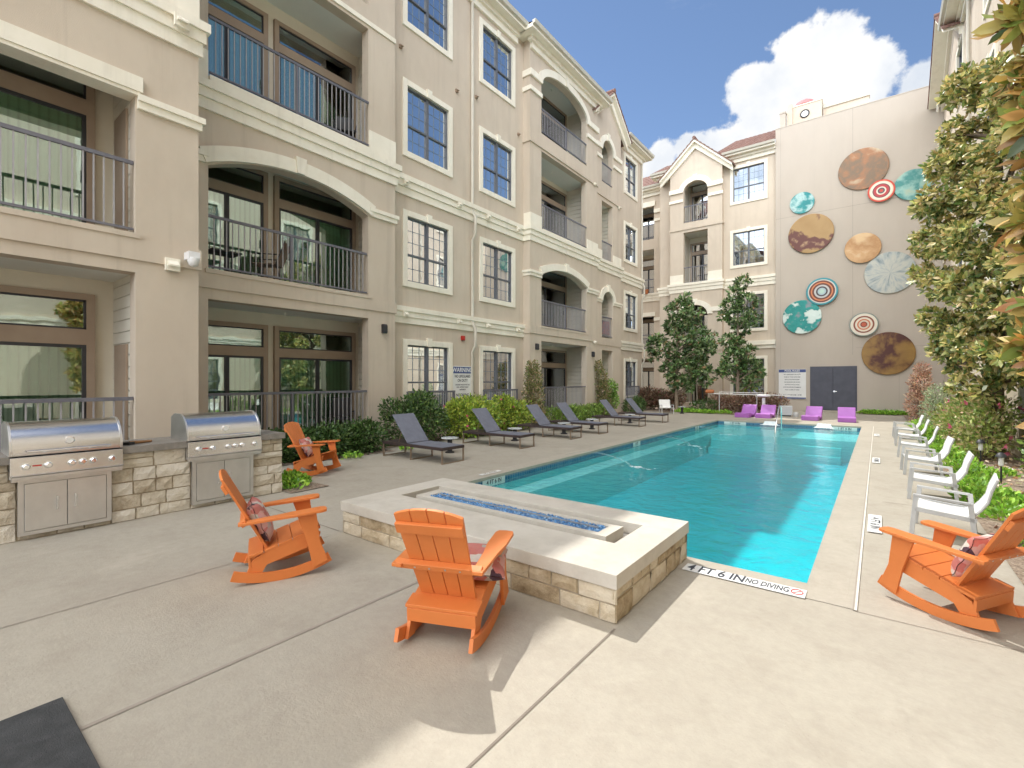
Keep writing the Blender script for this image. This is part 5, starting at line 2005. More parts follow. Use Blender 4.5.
# ------------------------------------------------------------------ white sling armchairs
def make_armchair(k=.72):
    t = empty('sling_armchair')                          # faces -x
    for s in (-1, 1):
        b_ = MB()
        y = s * .29
        def bar(p, q, w=.016, h=.022):
            p, q = Vector((p[0], p[1], p[2] * k)), Vector((q[0], q[1], q[2] * k))
            d_ = (q - p).normalized()
            n_ = Vector((0, 1, 0))
            m_ = d_.cross(n_)
            vs_ = []
            for e in (p, q):
                for a, c in ((-1, -1), (1, -1), (1, 1), (-1, 1)):
                    vs_.append(tuple(e + n_ * a * w + m_ * c * h))
            b_.add(vs_, [(0, 3, 2, 1), (4, 5, 6, 7), (0, 1, 5, 4), (1, 2, 6, 5), (2, 3, 7, 6), (3, 0, 4, 7)])
        bar((-.30, y, 0), (-.26, y, .61))
        bar((-.285, y, .615), (.17, y, .575), .024, .012)
        bar((.21, y, 0), (.17, y, .585))
        bar((-.27, y, .40), (.22, y, .345))
        b_.build('side_frame', M['aluminium'], t, bevel=.004)
    b_ = MB()
    prof = [(-.27, .415), (-.15, .39), (.0, .365), (.12, .36), (.19, .40), (.25, .50), (.30, .62), (.325, .78), (.37, .95)]
    prof = [(x, z * k) for x, z in prof]
    for i in range(len(prof) - 1):
        p, q = Vector((prof[i][0], 0, prof[i][1])), Vector((prof[i + 1][0], 0, prof[i + 1][1]))
        nrm = Vector((-(q - p).z, 0, (q - p).x)).normalized() * .008
        vs_ = []
        for e in (p, q):
            for sgn in (-1, 1):
                for y in (-.265, .265):
                    vs_.append((e.x + sgn * nrm.x, y, e.z + sgn * nrm.z))
        b_.add(vs_, [(0, 1, 5, 4), (2, 6, 7, 3), (0, 4, 6, 2), (1, 3, 7, 5)] + ([(0, 2, 3, 1)] if i == 0 else []) + ([(4, 5, 7, 6)] if i == len(prof) - 2 else []))
    b_.build('sling', M['sling_white'], t, smooth=True)
    b_ = MB()
    for y in (-.272, .272):
        b_.tube([(x, y, z) for x, z in prof], .013, 6)
    b_.tube([(-.27, -.272, .415 * k), (-.27, .272, .415 * k)], .012, 6)
    b_.build('sling_rail', M['aluminium'], t, smooth=True)
    return t


AC = make_armchair()
AP = [(.62, 7.10, 'white sling armchair nearest the sunlit orange rocking chair'), (.66, 9.15, 'white sling armchair, second from the sunlit orange rocking chair'),
      (.66, 11.4, 'white sling armchair, third along the planting bed from the orange chair'), (.66, 13.8, 'white sling armchair, fourth along the planting bed, third from the far end'),
      (.66, 16.1, 'white sling armchair next to the farthest one by the planting bed'), (.66, 18.1, 'white sling armchair farthest along the sunny planting bed')]
for i, (x, y, lab) in enumerate(AP):
    o = AC if i == 0 else copy_tree(AC)
    o.location = (x, y, 0)
    o.rotation_euler = (0, 0, R([-6, -2, 3, -2, 0, 2][i]))
    tag(o, lab, 'armchair', 'white sling armchairs')
o = copy_tree(AC)
o.location = (-8.55, 24.0, 0)
o.rotation_euler = (0, 0, R(125))
tag(o, 'lone white sling armchair in front of the brown hedge past the loungers', 'armchair', 'white sling armchairs')
o = copy_tree(ST)
o.location = (-7.85, 24.3, 0)
tag(o, 'small side table beside the lone white armchair at the brown hedge', 'side table')


# ------------------------------------------------------------------ purple ledge loungers
def make_ledge():                                        # faces -y, 0.66 wide
    prof = [(-.78, .0), (-.78, .26), (-.60, .30), (-.35, .27), (-.10, .20), (.08, .20), (.20, .28), (.34, .52), (.46, .74), (.52, .80), (.58, .78),
            (.52, .60), (.40, .30), (.34, .0), (.10, .0), (.06, .10), (-.30, .12), (-.36, .0)]
    b_ = MB()
    b_.prism(prof, 'dz', -.33, .33)
    return b_.build('ledge_lounger', M['purple'], bevel=.02)


ll = make_ledge()
for i, (x, y, a, lab) in enumerate([(-4.82, 24.1, -8, 'purple moulded lounger farthest from the slate doors, nearest the brown hedge'),
                                    (-4.02, 24.2, -4, 'purple moulded lounger standing just left of the white life ring post'),
                                    (-2.22, 24.0, -4, 'purple moulded lounger in front of the slate double doors'),
                                    (-1.02, 23.9, 3, 'purple moulded lounger at the right edge of the slate double doors')]):
    o = ll if i == 0 else copy_tree(ll)
    o.location = (x, y, 0)
    o.scale = (.92, .85, .70)
    o.rotation_euler = (0, 0, R(a))
    tag(o, lab, 'pool lounger', 'purple moulded loungers')

# ------------------------------------------------------------------ pool fittings
hr = empty('pool_handrail', (-2.80, SHELF - .2, 0), 0, 'bent chrome handrail rising from the steps of the sun shelf', 'handrail')
b = MB()
b.tube([(0, 1.1, -.30), (0, 1.1, .50), (0, .98, .72), (0, .75, .80), (0, .5, .72), (0, -.15, .05), (0, -.3, -.25), (0, -.32, -.78)], .022, 10)
b.build('rail_tube', M['chrome'], hr, smooth=True)
b = MB()
b.lathe([(.05, -.298), (.05, -.28), (.024, -.26)], (0, 1.1, 0), 12)
b.build('base_flange', M['chrome'], hr)

lr = empty('life_ring_station', (-4.25, 24.9, 0), 0, 'white life ring lying on a short white post beyond the pool', 'life ring')
b = MB()
b.box(-.06, .06, -.06, .06, 0, .86)
b.build('post', M['white'], lr)
b = MB()
ringp = [(.23 * math.cos(i * .2618), .23 * math.sin(i * .2618), .97) for i in range(25)]
b.tube(ringp, .055, 10, cap=False)
b.build('ring', M['white'], lr, smooth=True)
b = MB()
for a in range(4):
    aa = a * 1.5708 + .6
    b.tube([(.23 * math.cos(aa + k), .23 * math.sin(aa + k), .97) for k in (-.1, 0, .1)], .060, 10)
b.build('red_band', M['sign_white'], lr, smooth=True)
hk = empty('rescue_pole_rack', (0, 0, 0), 0, 'long pale rescue pole on thin posts along the brown hedge, with an orange float', 'rescue pole')
b = MB()
b.tube([(-6.85, 25.2, 1.02), (-3.2, 25.2, .98)], .022, 8)
b.tube([(-6.3, 25.2, 1.10), (-4.3, 25.2, 1.08)], .016, 8)
b.build('pole', M['sling_white'], hk)
for x in (-6.3, -4.6):
    b = MB()
    b.tube([(x, 25.22, 0), (x, 25.22, 1.08)], .022, 8)
    b.build('post', M['aluminium'], hk)
b = MB()
b.lathe([(.02, -.22), (.09, -.18), (.10, 0), (.09, .18), (.02, .22)], (-6.75, 25.2, 1.12), 12, axis='u')
b.build('float', M['plant_pot'], hk, smooth=True)

sp = empty('floodlight', (-3.42, 25.5, 0), R(15), 'small grey-blue tilted box light at the foot of the art wall', 'floodlight')
b = MB()
b.prism([(-.1, .06), (.14, .12), (.1, .5), (-.14, .46)], 'dz', -.25, .25)
b.build('housing', M['glass_table'], sp, bevel=.01)
b = MB()
b.box(-.2, .2, -.08, .08, 0, .06)
b.build('foot', M['black_plastic'], sp)
b = MB()
b.lathe([(.11, 0), (.12, .02), (.12, .16), (.09, .2), (.0, .22)], (-3.0, 25.4, 0), 14)
tag(b.build('utility_cap', M['aluminium'], smooth=True), 'little round grey cap on the deck near the art wall sign', 'utility cap')

M['foam'] = mat('white_water', (0.85, 0.90, 0.92), (0.72, 0.82, 0.86), 0.5, 9, 0.6, 30)
for i, (x, lab) in enumerate(((-3.42, 'white spill of water over the far pool edge beside the handrail'), (-1.62, 'white spill of water over the far edge between the right purple chairs'))):
    b = MB()
    n, rd = 14, random.Random(i)
    rowsz = [(PY1 + .30, .016, .20), (PY1 + .02, .030, .21), (PY1 - .04, .028, .22), (PY1 - .075, -.02, .23), (PY1 - .09, WZ + .03, .26), (PY1 - .13, WZ + .006, .34), (PY1 - .22, WZ + .004, .38)]
    vs_, fs = [], []
    for (y, z, w) in rowsz:
        for k in range(n + 1):
            vs_.append((x + (2 * k / n - 1) * w, y + rd.uniform(-.012, .012), z + rd.uniform(0, .008)))
    for r_ in range(len(rowsz) - 1):
        for k in range(n):
            q = r_ * (n + 1) + k
            fs.append((q, q + 1, q + n + 2, q + n + 1))
    b.add(vs_, fs)
    tag(b.build('water_spill', M['foam'], smooth=True, fix=False), lab, 'water spill', 'water spills at the far edge', 'thing')


def jet_mat():
    m = bpy.data.materials.new('jet_water')
    m.use_nodes = True
    N, L, p = nodes_of(m)
    p.inputs['Base Color'].default_value = (0.85, 0.95, 0.98, 1)
    p.inputs['Roughness'].default_value = 0.25
    p.inputs['Alpha'].default_value = 0.13
    return m


M['jet'] = jet_mat()
for i, (y, lab) in enumerate(((9.2, 'thin arc of water jetting into the pool beside the second lounger'), (13.2, 'thin arc of water jetting into the pool beside the fourth lounger'), (16.6, 'thin arc of water jetting into the pool beside the fifth lounger'))):
    t = empty('deck_jet', (PX0, y, 0), 0, lab, 'water jet', 'water jets along the pool edge')
    b = MB()
    pts = [(-.12 + 1.5 * k / 12, 0.15 * k / 12, .02 + 4 * .13 * (k / 12) * (1 - (k / 12) * 1.16)) for k in range(13)]
    pts = [p_ for p_ in pts if p_[2] > WZ - .05]
    b.tube(pts, [.005 + .0006 * k for k in range(len(pts))], 6)
    b.build('water_arc', M['jet'], t, smooth=True)
    b = MB()
    rd = random.Random(i + 9)
    ex, ey = pts[-1][0], pts[-1][1]
    for k in range(34):
        a, r_ = rd.uniform(0, 6.28), abs(rd.gauss(0, .16))
        x, y_ = ex + r_ * 1.9 * math.cos(a) + .12, ey + r_ * .8 * math.sin(a)
        s = rd.uniform(.008, .030)
        b.add([(x + s * math.cos(q) * 1.8, y_ + s * math.sin(q), WZ + .004 + rd.uniform(0, .012)) for q in (0, 1.2, 2.3, 3.5, 4.8)], [(0, 1, 2, 3, 4)])
    b.build('splash', M['foam'], t, fix=False)

# ------------------------------------------------------------------ signs
wsg = empty('warning_sign', (XW, 11.62, 1.62), R(90), 'white warning sign with blue heading on the stucco above the bright azalea', 'sign')
b = MB()
b.box(-.46, .46, -.03, -.002, -.54, .54)
b.build('board', M['sign_white'], wsg)
b = MB()
b.box(-.44, .44, -.034, -.0301, .30, .52)
b.build('heading_band', M['sign_blue'], wsg)
RX = Matrix.Rotation(R(90), 4, 'X')
for body, z, s, m_, sx in (('WARNING', .41, .20, 'sign_white', 1.0), ('NO LIFEGUARD', .20, .125, 'sign_text', .85), ('ON DUTY', .06, .125, 'sign_text', .85),
                           ('CHILDREN SHOULD NOT USE', -.08, .06, 'sign_text', .85), ('POOL WITHOUT ADULT', -.16, .06, 'sign_text', .85), ('SUPERVISION', -.24, .06, 'sign_text', .85), ('NO DIVING', -.42, .125, 'sign_text', .95)):
    text(body, s, M[m_], wsg, Matrix.Translation((0, -.0355 if z > .3 else -.031, z)) @ RX, sx=sx)
psg = empty('pool_rules_sign', (-3.74, YF, 1.48), 0, 'large white pool rules board with dark blue bands beside the slate doors', 'sign')
b = MB()
b.box(-.65, .65, -.04, -.002, -.81, .81)
b.build('board', M['sign_white'], psg)
b = MB()
b.box(-.645, .645, -.044, -.0401, .64, .80)
b.box(-.645, .645, -.044, -.0401, -.80, -.73)
b.build('heading_band', M['sign_blue'], psg)
for body, z, s, m_ in (('POOL RULES', .72, .15, 'sign_white'), ('NO LIFEGUARD ON DUTY', .52, .08, 'sign_text'), ('SWIM AT YOUR OWN RISK', .38, .075, 'sign_text'), ('NO GLASS CONTAINERS', .24, .075, 'sign_text'),
                       ('NO RUNNING OR DIVING', .10, .075, 'sign_text'), ('NO PETS IN POOL AREA', -.04, .075, 'sign_text'), ('SHOWER BEFORE SWIMMING', -.18, .075, 'sign_text'), ('POOL CLOSES AT DARK', -.32, .075, 'sign_text'),
                       ('POOL HOURS 8 AM - 10 PM', -.60, .085, 'sign_text')):
    text(body, s, M[m_], psg, Matrix.Translation((0, -.0455 if z > .64 else -.041, z)) @ RX, sx=.85)


# ------------------------------------------------------------------ round wall discs
def disc_mat(name, cols, scale, kind='swirl', rough=0.35, metal=0.35, dist=1.5, seed=0.0):
    m = bpy.data.materials.new(name)
    m.use_nodes = True
    N, L, p = nodes_of(m)
    p.inputs['Roughness'].default_value = rough
    p.inputs['Metallic'].default_value = metal
    t = N.new('ShaderNodeTexCoord')
    if kind == 'rings':
        ln = nd(N, 'ShaderNodeVectorMath', operation='LENGTH')
        L.new(t.outputs['Object'], ln.inputs[0])
        mu = nd(N, 'ShaderNodeMath', operation='MULTIPLY', n_1=scale)
        L.new(ln.outputs['Value'], mu.inputs[0])
        f = mu.outputs[0]
    else:
        mp = N.new('ShaderNodeMapping')
        mp.inputs['Location'].default_value = (seed, seed * .7, seed * .3)
        if kind == 'radial':
            sp_ = N.new('ShaderNodeSeparateXYZ')
            L.new(t.outputs['Object'], sp_.inputs[0])
            at = nd(N, 'ShaderNodeMath', operation='ARCTAN2')
            L.new(sp_.outputs['Z'], at.inputs[0])
            L.new(sp_.outputs['X'], at.inputs[1])
            ln = nd(N, 'ShaderNodeVectorMath', operation='LENGTH')
            L.new(t.outputs['Object'], ln.inputs[0])
            cb = N.new('ShaderNodeCombineXYZ')
            sc_ = nd(N, 'ShaderNodeMath', operation='MULTIPLY', n_1=1.6)
            L.new(at.outputs[0], sc_.inputs[0])
            L.new(sc_.outputs[0], cb.inputs[0])
            sl = nd(N, 'ShaderNodeMath', operation='MULTIPLY', n_1=.7)
            L.new(ln.outputs['Value'], sl.inputs[0])
            L.new(sl.outputs[0], cb.inputs[1])
            L.new(cb.outputs[0], mp.inputs['Vector'])
        else:
            L.new(t.outputs['Object'], mp.inputs['Vector'])
        n = nd(N, 'ShaderNodeTexNoise', i_Scale=scale * (1.0 if kind == 'radial' else .75), i_Detail=6.0, i_Roughness=.55, i_Distortion=.25 if kind != 'patch' else .1)
        L.new(mp.outputs[0], n.inputs['Vector'])
        f = n.outputs['Fac']
    r = N.new('ShaderNodeValToRGB')
    if kind in ('rings', 'patch'):
        r.color_ramp.interpolation = 'CONSTANT' if kind == 'rings' else 'EASE'
    e = r.color_ramp.elements
    for i, (pos, c) in enumerate(cols):
        k = e[i] if i < 2 else e.new(pos)
        k.position = pos
        k.color = (*c, 1)
    L.new(f, r.inputs['Fac'])
    L.new(r.outputs[0], p.inputs['Base Color'])
    return m


DISCS = [
    (-0.60, 12.45, 1.05, 'disc_copper', [(.30, (.46, .39, .26)), (.42, (.30, .14, .065)), (.50, (.17, .12, .075)), (.58, (.31, .145, .065)), (.70, (.48, .40, .28))], 1.0, 'swirl', 'large copper and cream streaked disc, highest of the big ones on the art wall'),
    (0.13, 11.14, .55, 'disc_red_rings', [(0, (.45, .07, .05)), (.14, (.10, .08, .08)), (.26, (.62, .55, .42)), (.36, (.40, .05, .05)), (.56, (.14, .06, .06)), (.64, (.66, .58, .44)), (.78, (.60, .50, .36)), (.86, (.52, .07, .04))], 1.82, 'rings', 'red and cream target disc overlapping the copper disc at the top'),
    (1.36, 11.15, .74, 'disc_jade', [(.30, (.10, .30, .25)), (.45, (.06, .22, .20)), (.55, (.25, .42, .36)), (.70, (.40, .42, .28))], 1.6, 'swirl', 'jade green disc partly behind the magnolia leaves'),
    (-3.27, 11.32, .58, 'disc_teal', [(.34, (.02, .16, .16)), (.47, (.03, .22, .215)), (.55, (.36, .50, .46)), (.68, (.06, .08, .14))], 1.6, 'swirl', 'small teal disc at the upper left, touching the gold and maroon disc'),
    (-2.87, 9.58, 1.05, 'disc_gold_maroon', [(.30, (.30, .18, .07)), (.52, (.35, .22, .09)), (.56, (.13, .05, .035)), (.64, (.12, .045, .035)), (.70, (.42, .27, .14))], 1.1, 'swirl', 'large gold disc with maroon bands below the small teal disc'),
    (-0.62, 8.42, .76, 'disc_gold', [(.32, (.56, .38, .20)), (.48, (.38, .20, .08)), (.60, (.50, .30, .14)), (.72, (.60, .50, .34))], 1.3, 'swirl', 'plain golden brown disc overlapping the grey cracked disc'),
    (0.47, 7.02, 1.03, 'disc_grey', [(.30, (.16, .20, .20)), (.44, (.34, .36, .33)), (.56, (.46, .44, .36)), (.70, (.28, .32, .32))], 2.2, 'radial', 'large grey disc with fine cracked rays beside the magnolia'),
    (-2.36, 6.40, .72, 'disc_teal_rings', [(0, (.40, .52, .42)), (.16, (.34, .42, .42)), (.26, (.07, .05, .05)), (.36, (.46, .44, .40)), (.48, (.14, .05, .03)), (.60, (.58, .20, .08)), (.68, (.16, .05, .03)), (.80, (.55, .50, .42)), (.87, (.05, .24, .26))], 1.38, 'rings', 'target disc with teal rim and orange ring over the white and green disc'),
    (-3.28, 5.12, .91, 'disc_marble', [(.36, (.62, .68, .60)), (.46, (.55, .62, .54)), (.50, (.02, .22, .19)), (.56, (.03, .26, .22)), (.60, (.20, .24, .24)), (.74, (.46, .46, .42))], 1.25, 'patch', 'white disc with emerald and grey patches on the left of the art wall'),
    (-0.57, 4.52, .60, 'disc_cream_rings', [(0, (.44, .09, .04)), (.16, (.20, .05, .03)), (.24, (.58, .46, .33)), (.36, (.50, .14, .06)), (.46, (.64, .55, .41)), (.60, (.22, .06, .03)), (.72, (.64, .56, .43)), (.92, (.20, .24, .20))], 1.67, 'rings', 'cream target disc with brown rings touching the dark brown disc'),
    (0.39, 3.02, 1.06, 'disc_brown', [(.34, (.34, .20, .05)), (.48, (.26, .14, .04)), (.56, (.09, .03, .02)), (.72, (.07, .025, .018))], 1.0, 'swirl', 'large dark brown and gold disc, lowest on the art wall'),
]
for i, (x, z, r_, nm, cols, sc_, kind, lab) in enumerate(DISCS):
    d_ = .06 + .018 * (i % 3)
    if kind == 'rings':
        d_ = .13
    t = empty('wall_disc', (x, YF - d_, z), 0, lab, 'wall disc', 'round discs on the art wall')
    b = MB()
    b.lathe([(r_ * .0, .0), (r_ * .7, .0), (r_ * .985, .001), (r_, .008), (r_, .02), (r_ * .9, .02)], (0, 0, 0), 72, axis='d')
    dm = disc_mat(nm, cols, sc_ / (r_ if kind == 'rings' else 1) * (r_ if kind == 'rings' else 1), kind, seed=i * 3.7 + 1)
    b.build('disc_face', dm, t)
    b = MB()
    b.lathe([(.08, .02), (.08, d_)], (0, 0, 0), 12, axis='d')
    b.build('standoff', M['dark_frame'], t)

# ------------------------------------------------------------------ balcony furniture
pc = empty('patio_chair', (XM - .55, 5.32, 3.95), R(-40), 'brown sling patio chair behind the railing of the second floor arched balcony', 'chair')
b = MB()
b.add([(-.26, -.27, .42), (.26, -.27, .40), (.26, .27, .40), (-.26, .27, .42), (-.26, -.27, .44), (.26, -.27, .42), (.26, .27, .42), (-.26, .27, .44)], [(0, 3, 2, 1), (4, 5, 6, 7), (0, 1, 5, 4), (1, 2, 6, 5), (2, 3, 7, 6), (3, 0, 4, 7)])
b.build('seat', M['tan_fabric'], pc)
b = MB()
b.add([(-.26, .25, .42), (.26, .25, .42), (.26, .42, .92), (-.26, .42, .92), (-.26, .27, .42), (.26, .27, .42), (.26, .44, .92), (-.26, .44, .92)], [(0, 3, 2, 1), (4, 5, 6, 7), (0, 1, 5, 4), (1, 2, 6, 5), (2, 3, 7, 6), (3, 0, 4, 7)])
b.build('backrest', M['tan_fabric'], pc)
for s in (-1, 1):
    b = MB()
    b.tube([(s * .28, -.28, 0), (s * .28, -.25, .62), (s * .28, .3, .62)], .013, 6)
    b.tube([(s * .28, .34, 0), (s * .28, .25, .42), (s * .28, .44, .93)], .013, 6)
    b.build('leg', M['black_plastic'], pc)
pt = empty('patio_table', (XM - .6, 4.38, 3.95), 0, 'small dark patio table with a little plant on the second floor arched balcony', 'table')
b = MB()
b.box(-.25, .25, -.3, .3, .5, .53)
b.build('table_top', M['black_plastic'], pt)
for sx in (-.22, .22):
    for sy in (-.27, .27):
        b = MB()
        b.tube([(sx, sy, 0), (sx, sy, .5)], .013, 6)
        b.build('leg', M['black_plastic'], pt)
bc = empty('patio_chair', (XM - .6, 7.3, .22), R(60), 'black mesh chair behind the ground floor railing over the dark hedge', 'chair')
b = MB()
b.box(-.25, .25, -.25, .25, .42, .46)
b.build('seat', M['black_plastic'], bc)
b = MB()
b.box(-.24, .24, .24, .27, .48, 1.0)
b.build('backrest', M['black_plastic'], bc, bevel=.01)
b = MB()
for s in (-1, 1):
    b.tube([(s * .27, .25, .62), (s * .29, -.15, .66), (s * .27, -.2, .44)], .016, 6)
b.build('armrest', M['black_plastic'], bc)
b = MB()
for a in range(5):
    b.tube([(0, 0, .1), (.28 * math.cos(a * 1.2566), .28 * math.sin(a * 1.2566), .03)], .016, 6)
b.tube([(0, 0, .08), (0, 0, .42)], .03, 8)
b.build('base', M['black_plastic'], bc)

b = MB(Ts)
b.box(21.62, 22.62, -.16, -.12, 4.02, 4.72)
tag(b.build('hanging_cloth', M['curtain_red']), 'red and dark patterned cloth hung inside the small arched second floor balcony', 'cloth')
b = MB()
b.lathe([(.12, 0), (.17, .26), (.18, .30), (.14, .30), (.13, .24), (.0, .24)], (-12.75, 31.85, 7.66), 14)
tag(b.build('flower_pot', M['plant_pot'], smooth=True), 'orange clay pot on a third floor balcony of the far building', 'flower pot')
c3 = copy_tree(bc)
c3.location = (XM - .55, 7.35, 7.83)
tag(c3, 'black chair at the end of the third floor balcony over the arched one', 'chair')

# ------------------------------------------------------------------ plants


def leaf_mesh(name, base, direc, size, width, cols, parent, mat_, fold=0.25, droop=0.15, seed=0):
    """one mesh of folded leaves: base points (N,3), directions (N,3), lengths (N,), colours (N,3)"""
    r = np.random.default_rng(seed)
    n = len(base)
    d = direc / np.linalg.norm(direc, axis=1, keepdims=True)
    rnd = r.normal(size=(n, 3))
    s = np.cross(d, rnd)
    s /= np.linalg.norm(s, axis=1, keepdims=True) + 1e-9
    up = np.cross(s, d)
    L = size[:, None]
    W = L * width * .5
    b0 = base
    m1 = base + d * L * .38 - up * L * fold * .12
    m2 = base + d * L * .72 - up * L * fold * .10
    tip = base + d * L - up * L * droop
    l1, r1 = m1 + s * W + up * W * fold, m1 - s * W + up * W * fold
    l2, r2 = m2 + s * W * .8 + up * W * fold * .6, m2 - s * W * .8 + up * W * fold * .6
    V = np.stack([b0, m1, m2, tip, l1, r1, l2, r2], axis=1).reshape(-1, 3)
    F = np.array([[0, 1, 4, 4], [0, 5, 1, 1], [1, 2, 6, 4], [1, 5, 7, 2], [2, 3, 6, 6], [2, 7, 3, 3]])
    idx, tot = [], []
    loops = []
    tri = [(0, 1, 4), (0, 5, 1), (2, 3, 6), (2, 7, 3)]
    quad = [(1, 2, 6, 4), (1, 5, 7, 2)]
    off = np.arange(n)[:, None] * 8
    lt = np.concatenate([off + np.array(t) for t in tri], axis=1).reshape(n, -1)
    lq = np.concatenate([off + np.array(t) for t in quad], axis=1).reshape(n, -1)
    loops = np.concatenate([lt, lq], axis=1).ravel()
    per = np.array([3, 3, 3, 3, 4, 4])
    tot = np.tile(per, n)
    start = np.concatenate([[0], np.cumsum(tot)[:-1]])
    me = bpy.data.meshes.new(name)
    me.vertices.add(len(V))
    me.vertices.foreach_set('co', V.astype(np.float32).ravel())
    me.loops.add(len(loops))
    me.loops.foreach_set('vertex_index', loops.astype(np.int32))
    me.polygons.add(len(tot))
    me.polygons.foreach_set('loop_start', start.astype(np.int32))
    me.polygons.foreach_set('loop_total', tot.astype(np.int32))
    me.materials.append(mat_)
    me.update(calc_edges=True)
    a = me.attributes.new('tint', 'FLOAT_COLOR', 'FACE')
    c = np.concatenate([np.repeat(cols, 6, axis=0), np.ones((n * 6, 1))], axis=1)
    a.data.foreach_set('color', c.astype(np.float32).ravel())
    o = bpy.data.objects.new(name, me)
    C.objects.link(o)
    if parent:
        o.parent = parent
    return o


LEAF_GAIN = 1.9


def pick(cols, weights, n, r, jit=0.18):
    cols = np.array(cols)
    k = r.choice(len(cols), size=n, p=np.array(weights) / sum(weights))
    c = cols[k] * LEAF_GAIN * (1 + r.normal(0, jit, size=(n, 1))) * (1 + r.normal(0, jit * .35, size=(n, 3)))
    return np.clip(c, .004, .95)


DENS = 2.6


def blob_points(lobes, dens, r, shell=0.55):
    """points through a set of ellipsoids (x, y, z, rx, ry, rz); more towards the outside"""
    P, D = [], []
    for lb in lobes:
        c, rad = np.array(lb[:3]), np.array(lb[3:6])
        n = max(6, int(DENS * dens * float(np.prod(rad)) ** (2 / 3)))
        v = r.normal(size=(n, 3))
        v /= np.linalg.norm(v, axis=1, keepdims=True)
        rr = shell + (1 - shell) * r.random((n, 1)) ** .7
        rr *= 1 + r.normal(0, .07, size=(n, 1))
        P.append(c + v * rad * rr)
        D.append(v)
    return np.concatenate(P), np.concatenate(D)


GREEN = [(.030, .060, .016), (.045, .085, .022), (.020, .042, .014), (.075, .115, .035)]


def shrub(name, label, cat, lobes, dens, leaf, cols, wts, seed, width=.5, flowers=None, stems=True, group=None, shell=.45, m='leaf', up=.35, zmin=.02):
    r = np.random.default_rng(seed)
    x, y = float(np.mean([l[0] for l in lobes])), float(np.mean([l[1] for l in lobes]))
    t = empty(name, (x, y, 0), 0, label, cat, group)
    P, D = blob_points(lobes, dens * 1.5, r, shell)
    k = P[:, 2] > zmin
    P, D = P[k], D[k]
    P = P - np.array([x, y, 0])
    n = len(P)
    D = D + r.normal(0, .6, size=D.shape) + np.array([0, 0, up])
    leaf_mesh('foliage', P, D, 1.25 * leaf * r.uniform(.6, 1.3, n), width, pick(cols, wts, n, r), t, M[m], seed=seed)
    if stems:
        rd_ = random.Random(seed)
        b_ = MB()
        for lb in lobes:
            for _ in range(3):
                a = (lb[0] - x + rd_.uniform(-.3, .3) * lb[3], lb[1] - y + rd_.uniform(-.3, .3) * lb[4], 0)
                e_ = (lb[0] - x + rd_.uniform(-.6, .6) * lb[3], lb[1] - y + rd_.uniform(-.6, .6) * lb[4], lb[2] + rd_.uniform(0, .6) * lb[5])
                mid = tuple((a[i] + e_[i]) / 2 + rd_.uniform(-.05, .05) for i in range(3))
                b_.tube([a, mid, e_], [.016, .012, .005], 5)
        b_.build('stems', M['bark'], t)
    if flowers:
        fcol, fn, fs = flowers
        P2, D2 = blob_points(lobes, dens, r, .92)
        sel = r.choice(len(P2), size=min(fn, len(P2)), replace=False)
        B, DD, SS, CC = [], [], [], []
        for i in sel:
            if P2[i][2] < .1:
                continue
            for k in range(5):
                v = D2[i] * .5 + r.normal(0, .6, 3)
                B.append(P2[i] - np.array([x, y, 0]))
                DD.append(v)
                SS.append(fs * r.uniform(.7, 1.2))
                CC.append(np.array(fcol) * r.uniform(.75, 1.2))
        leaf_mesh('blossoms', np.array(B), np.array(DD), np.array(SS), .8, np.clip(np.array(CC), 0, .95), t, M['petal'], seed=seed + 1)
    return t


def line_lobes(p0, p1, n, rx, rz, zc, r, jx=.12, jz=.12):
    out = []
    for i in range(n):
        f = (i + .5) / n
        out.append((p0[0] + (p1[0] - p0[0]) * f + r.normal(0, jx * .6), p0[1] + (p1[1] - p0[1]) * f + r.normal(0, jx), zc * (1 + r.normal(0, jz * .5)),
                    rx * r.uniform(.85, 1.2), rx * r.uniform(.85, 1.2), rz * r.uniform(.85, 1.2)))
    return out


r0 = np.random.default_rng(5)
DARKG = [(.022, .045, .012), (.036, .070, .018), (.055, .100, .028), (.090, .135, .045)]
BRITE = [(.20, .26, .035), (.13, .20, .03), (.27, .30, .05), (.07, .12, .022)]
shrub('hedge', 'clipped dark green hedge behind the orange chair, below the ground floor railing', 'hedge',
      line_lobes((-9.75, 4.35), (-9.6, 7.1), 10, .46, .40, .30, r0), 1500, .06, DARKG, [3, 4, 3, 1.2], 21, .55, group=None)
shrub('shrub', 'loose dark green shrub behind the backrest of the nearest lounger', 'shrub',
      [(-9.85, 8.05, .55, .5, .5, .6), (-9.75, 8.7, .7, .55, .55, .6), (-9.85, 9.2, .5, .45, .45, .5), (-9.7, 8.4, 1.0, .35, .35, .35), (-9.95, 8.9, 1.15, .3, .3, .25), (-9.9, 7.75, .95, .25, .25, .3)],
      1150, .075, DARKG + [(.13, .19, .05)], [3, 4, 3, 1.5, 1], 22, .42)
shrub('azalea', 'big yellow-green azalea with a few pink flowers under the warning sign', 'shrub',
      line_lobes((-9.75, 9.75), (-9.85, 13.3), 9, .58, .52, .55, r0, .1, .2) + [(-9.9, 11.0, .95, .4, .45, .3), (-9.8, 12.3, .9, .4, .5, .3), (-9.9, 10.3, .85, .4, .4, .3)],
      1100, .075, BRITE, [4, 3, 3, 2], 23, .45, flowers=((.75, .12, .26), 26, .06))
COLI = [(.075, .10, .028), (.15, .13, .06), (.24, .18, .10), (.10, .13, .035), (.30, .23, .14)]
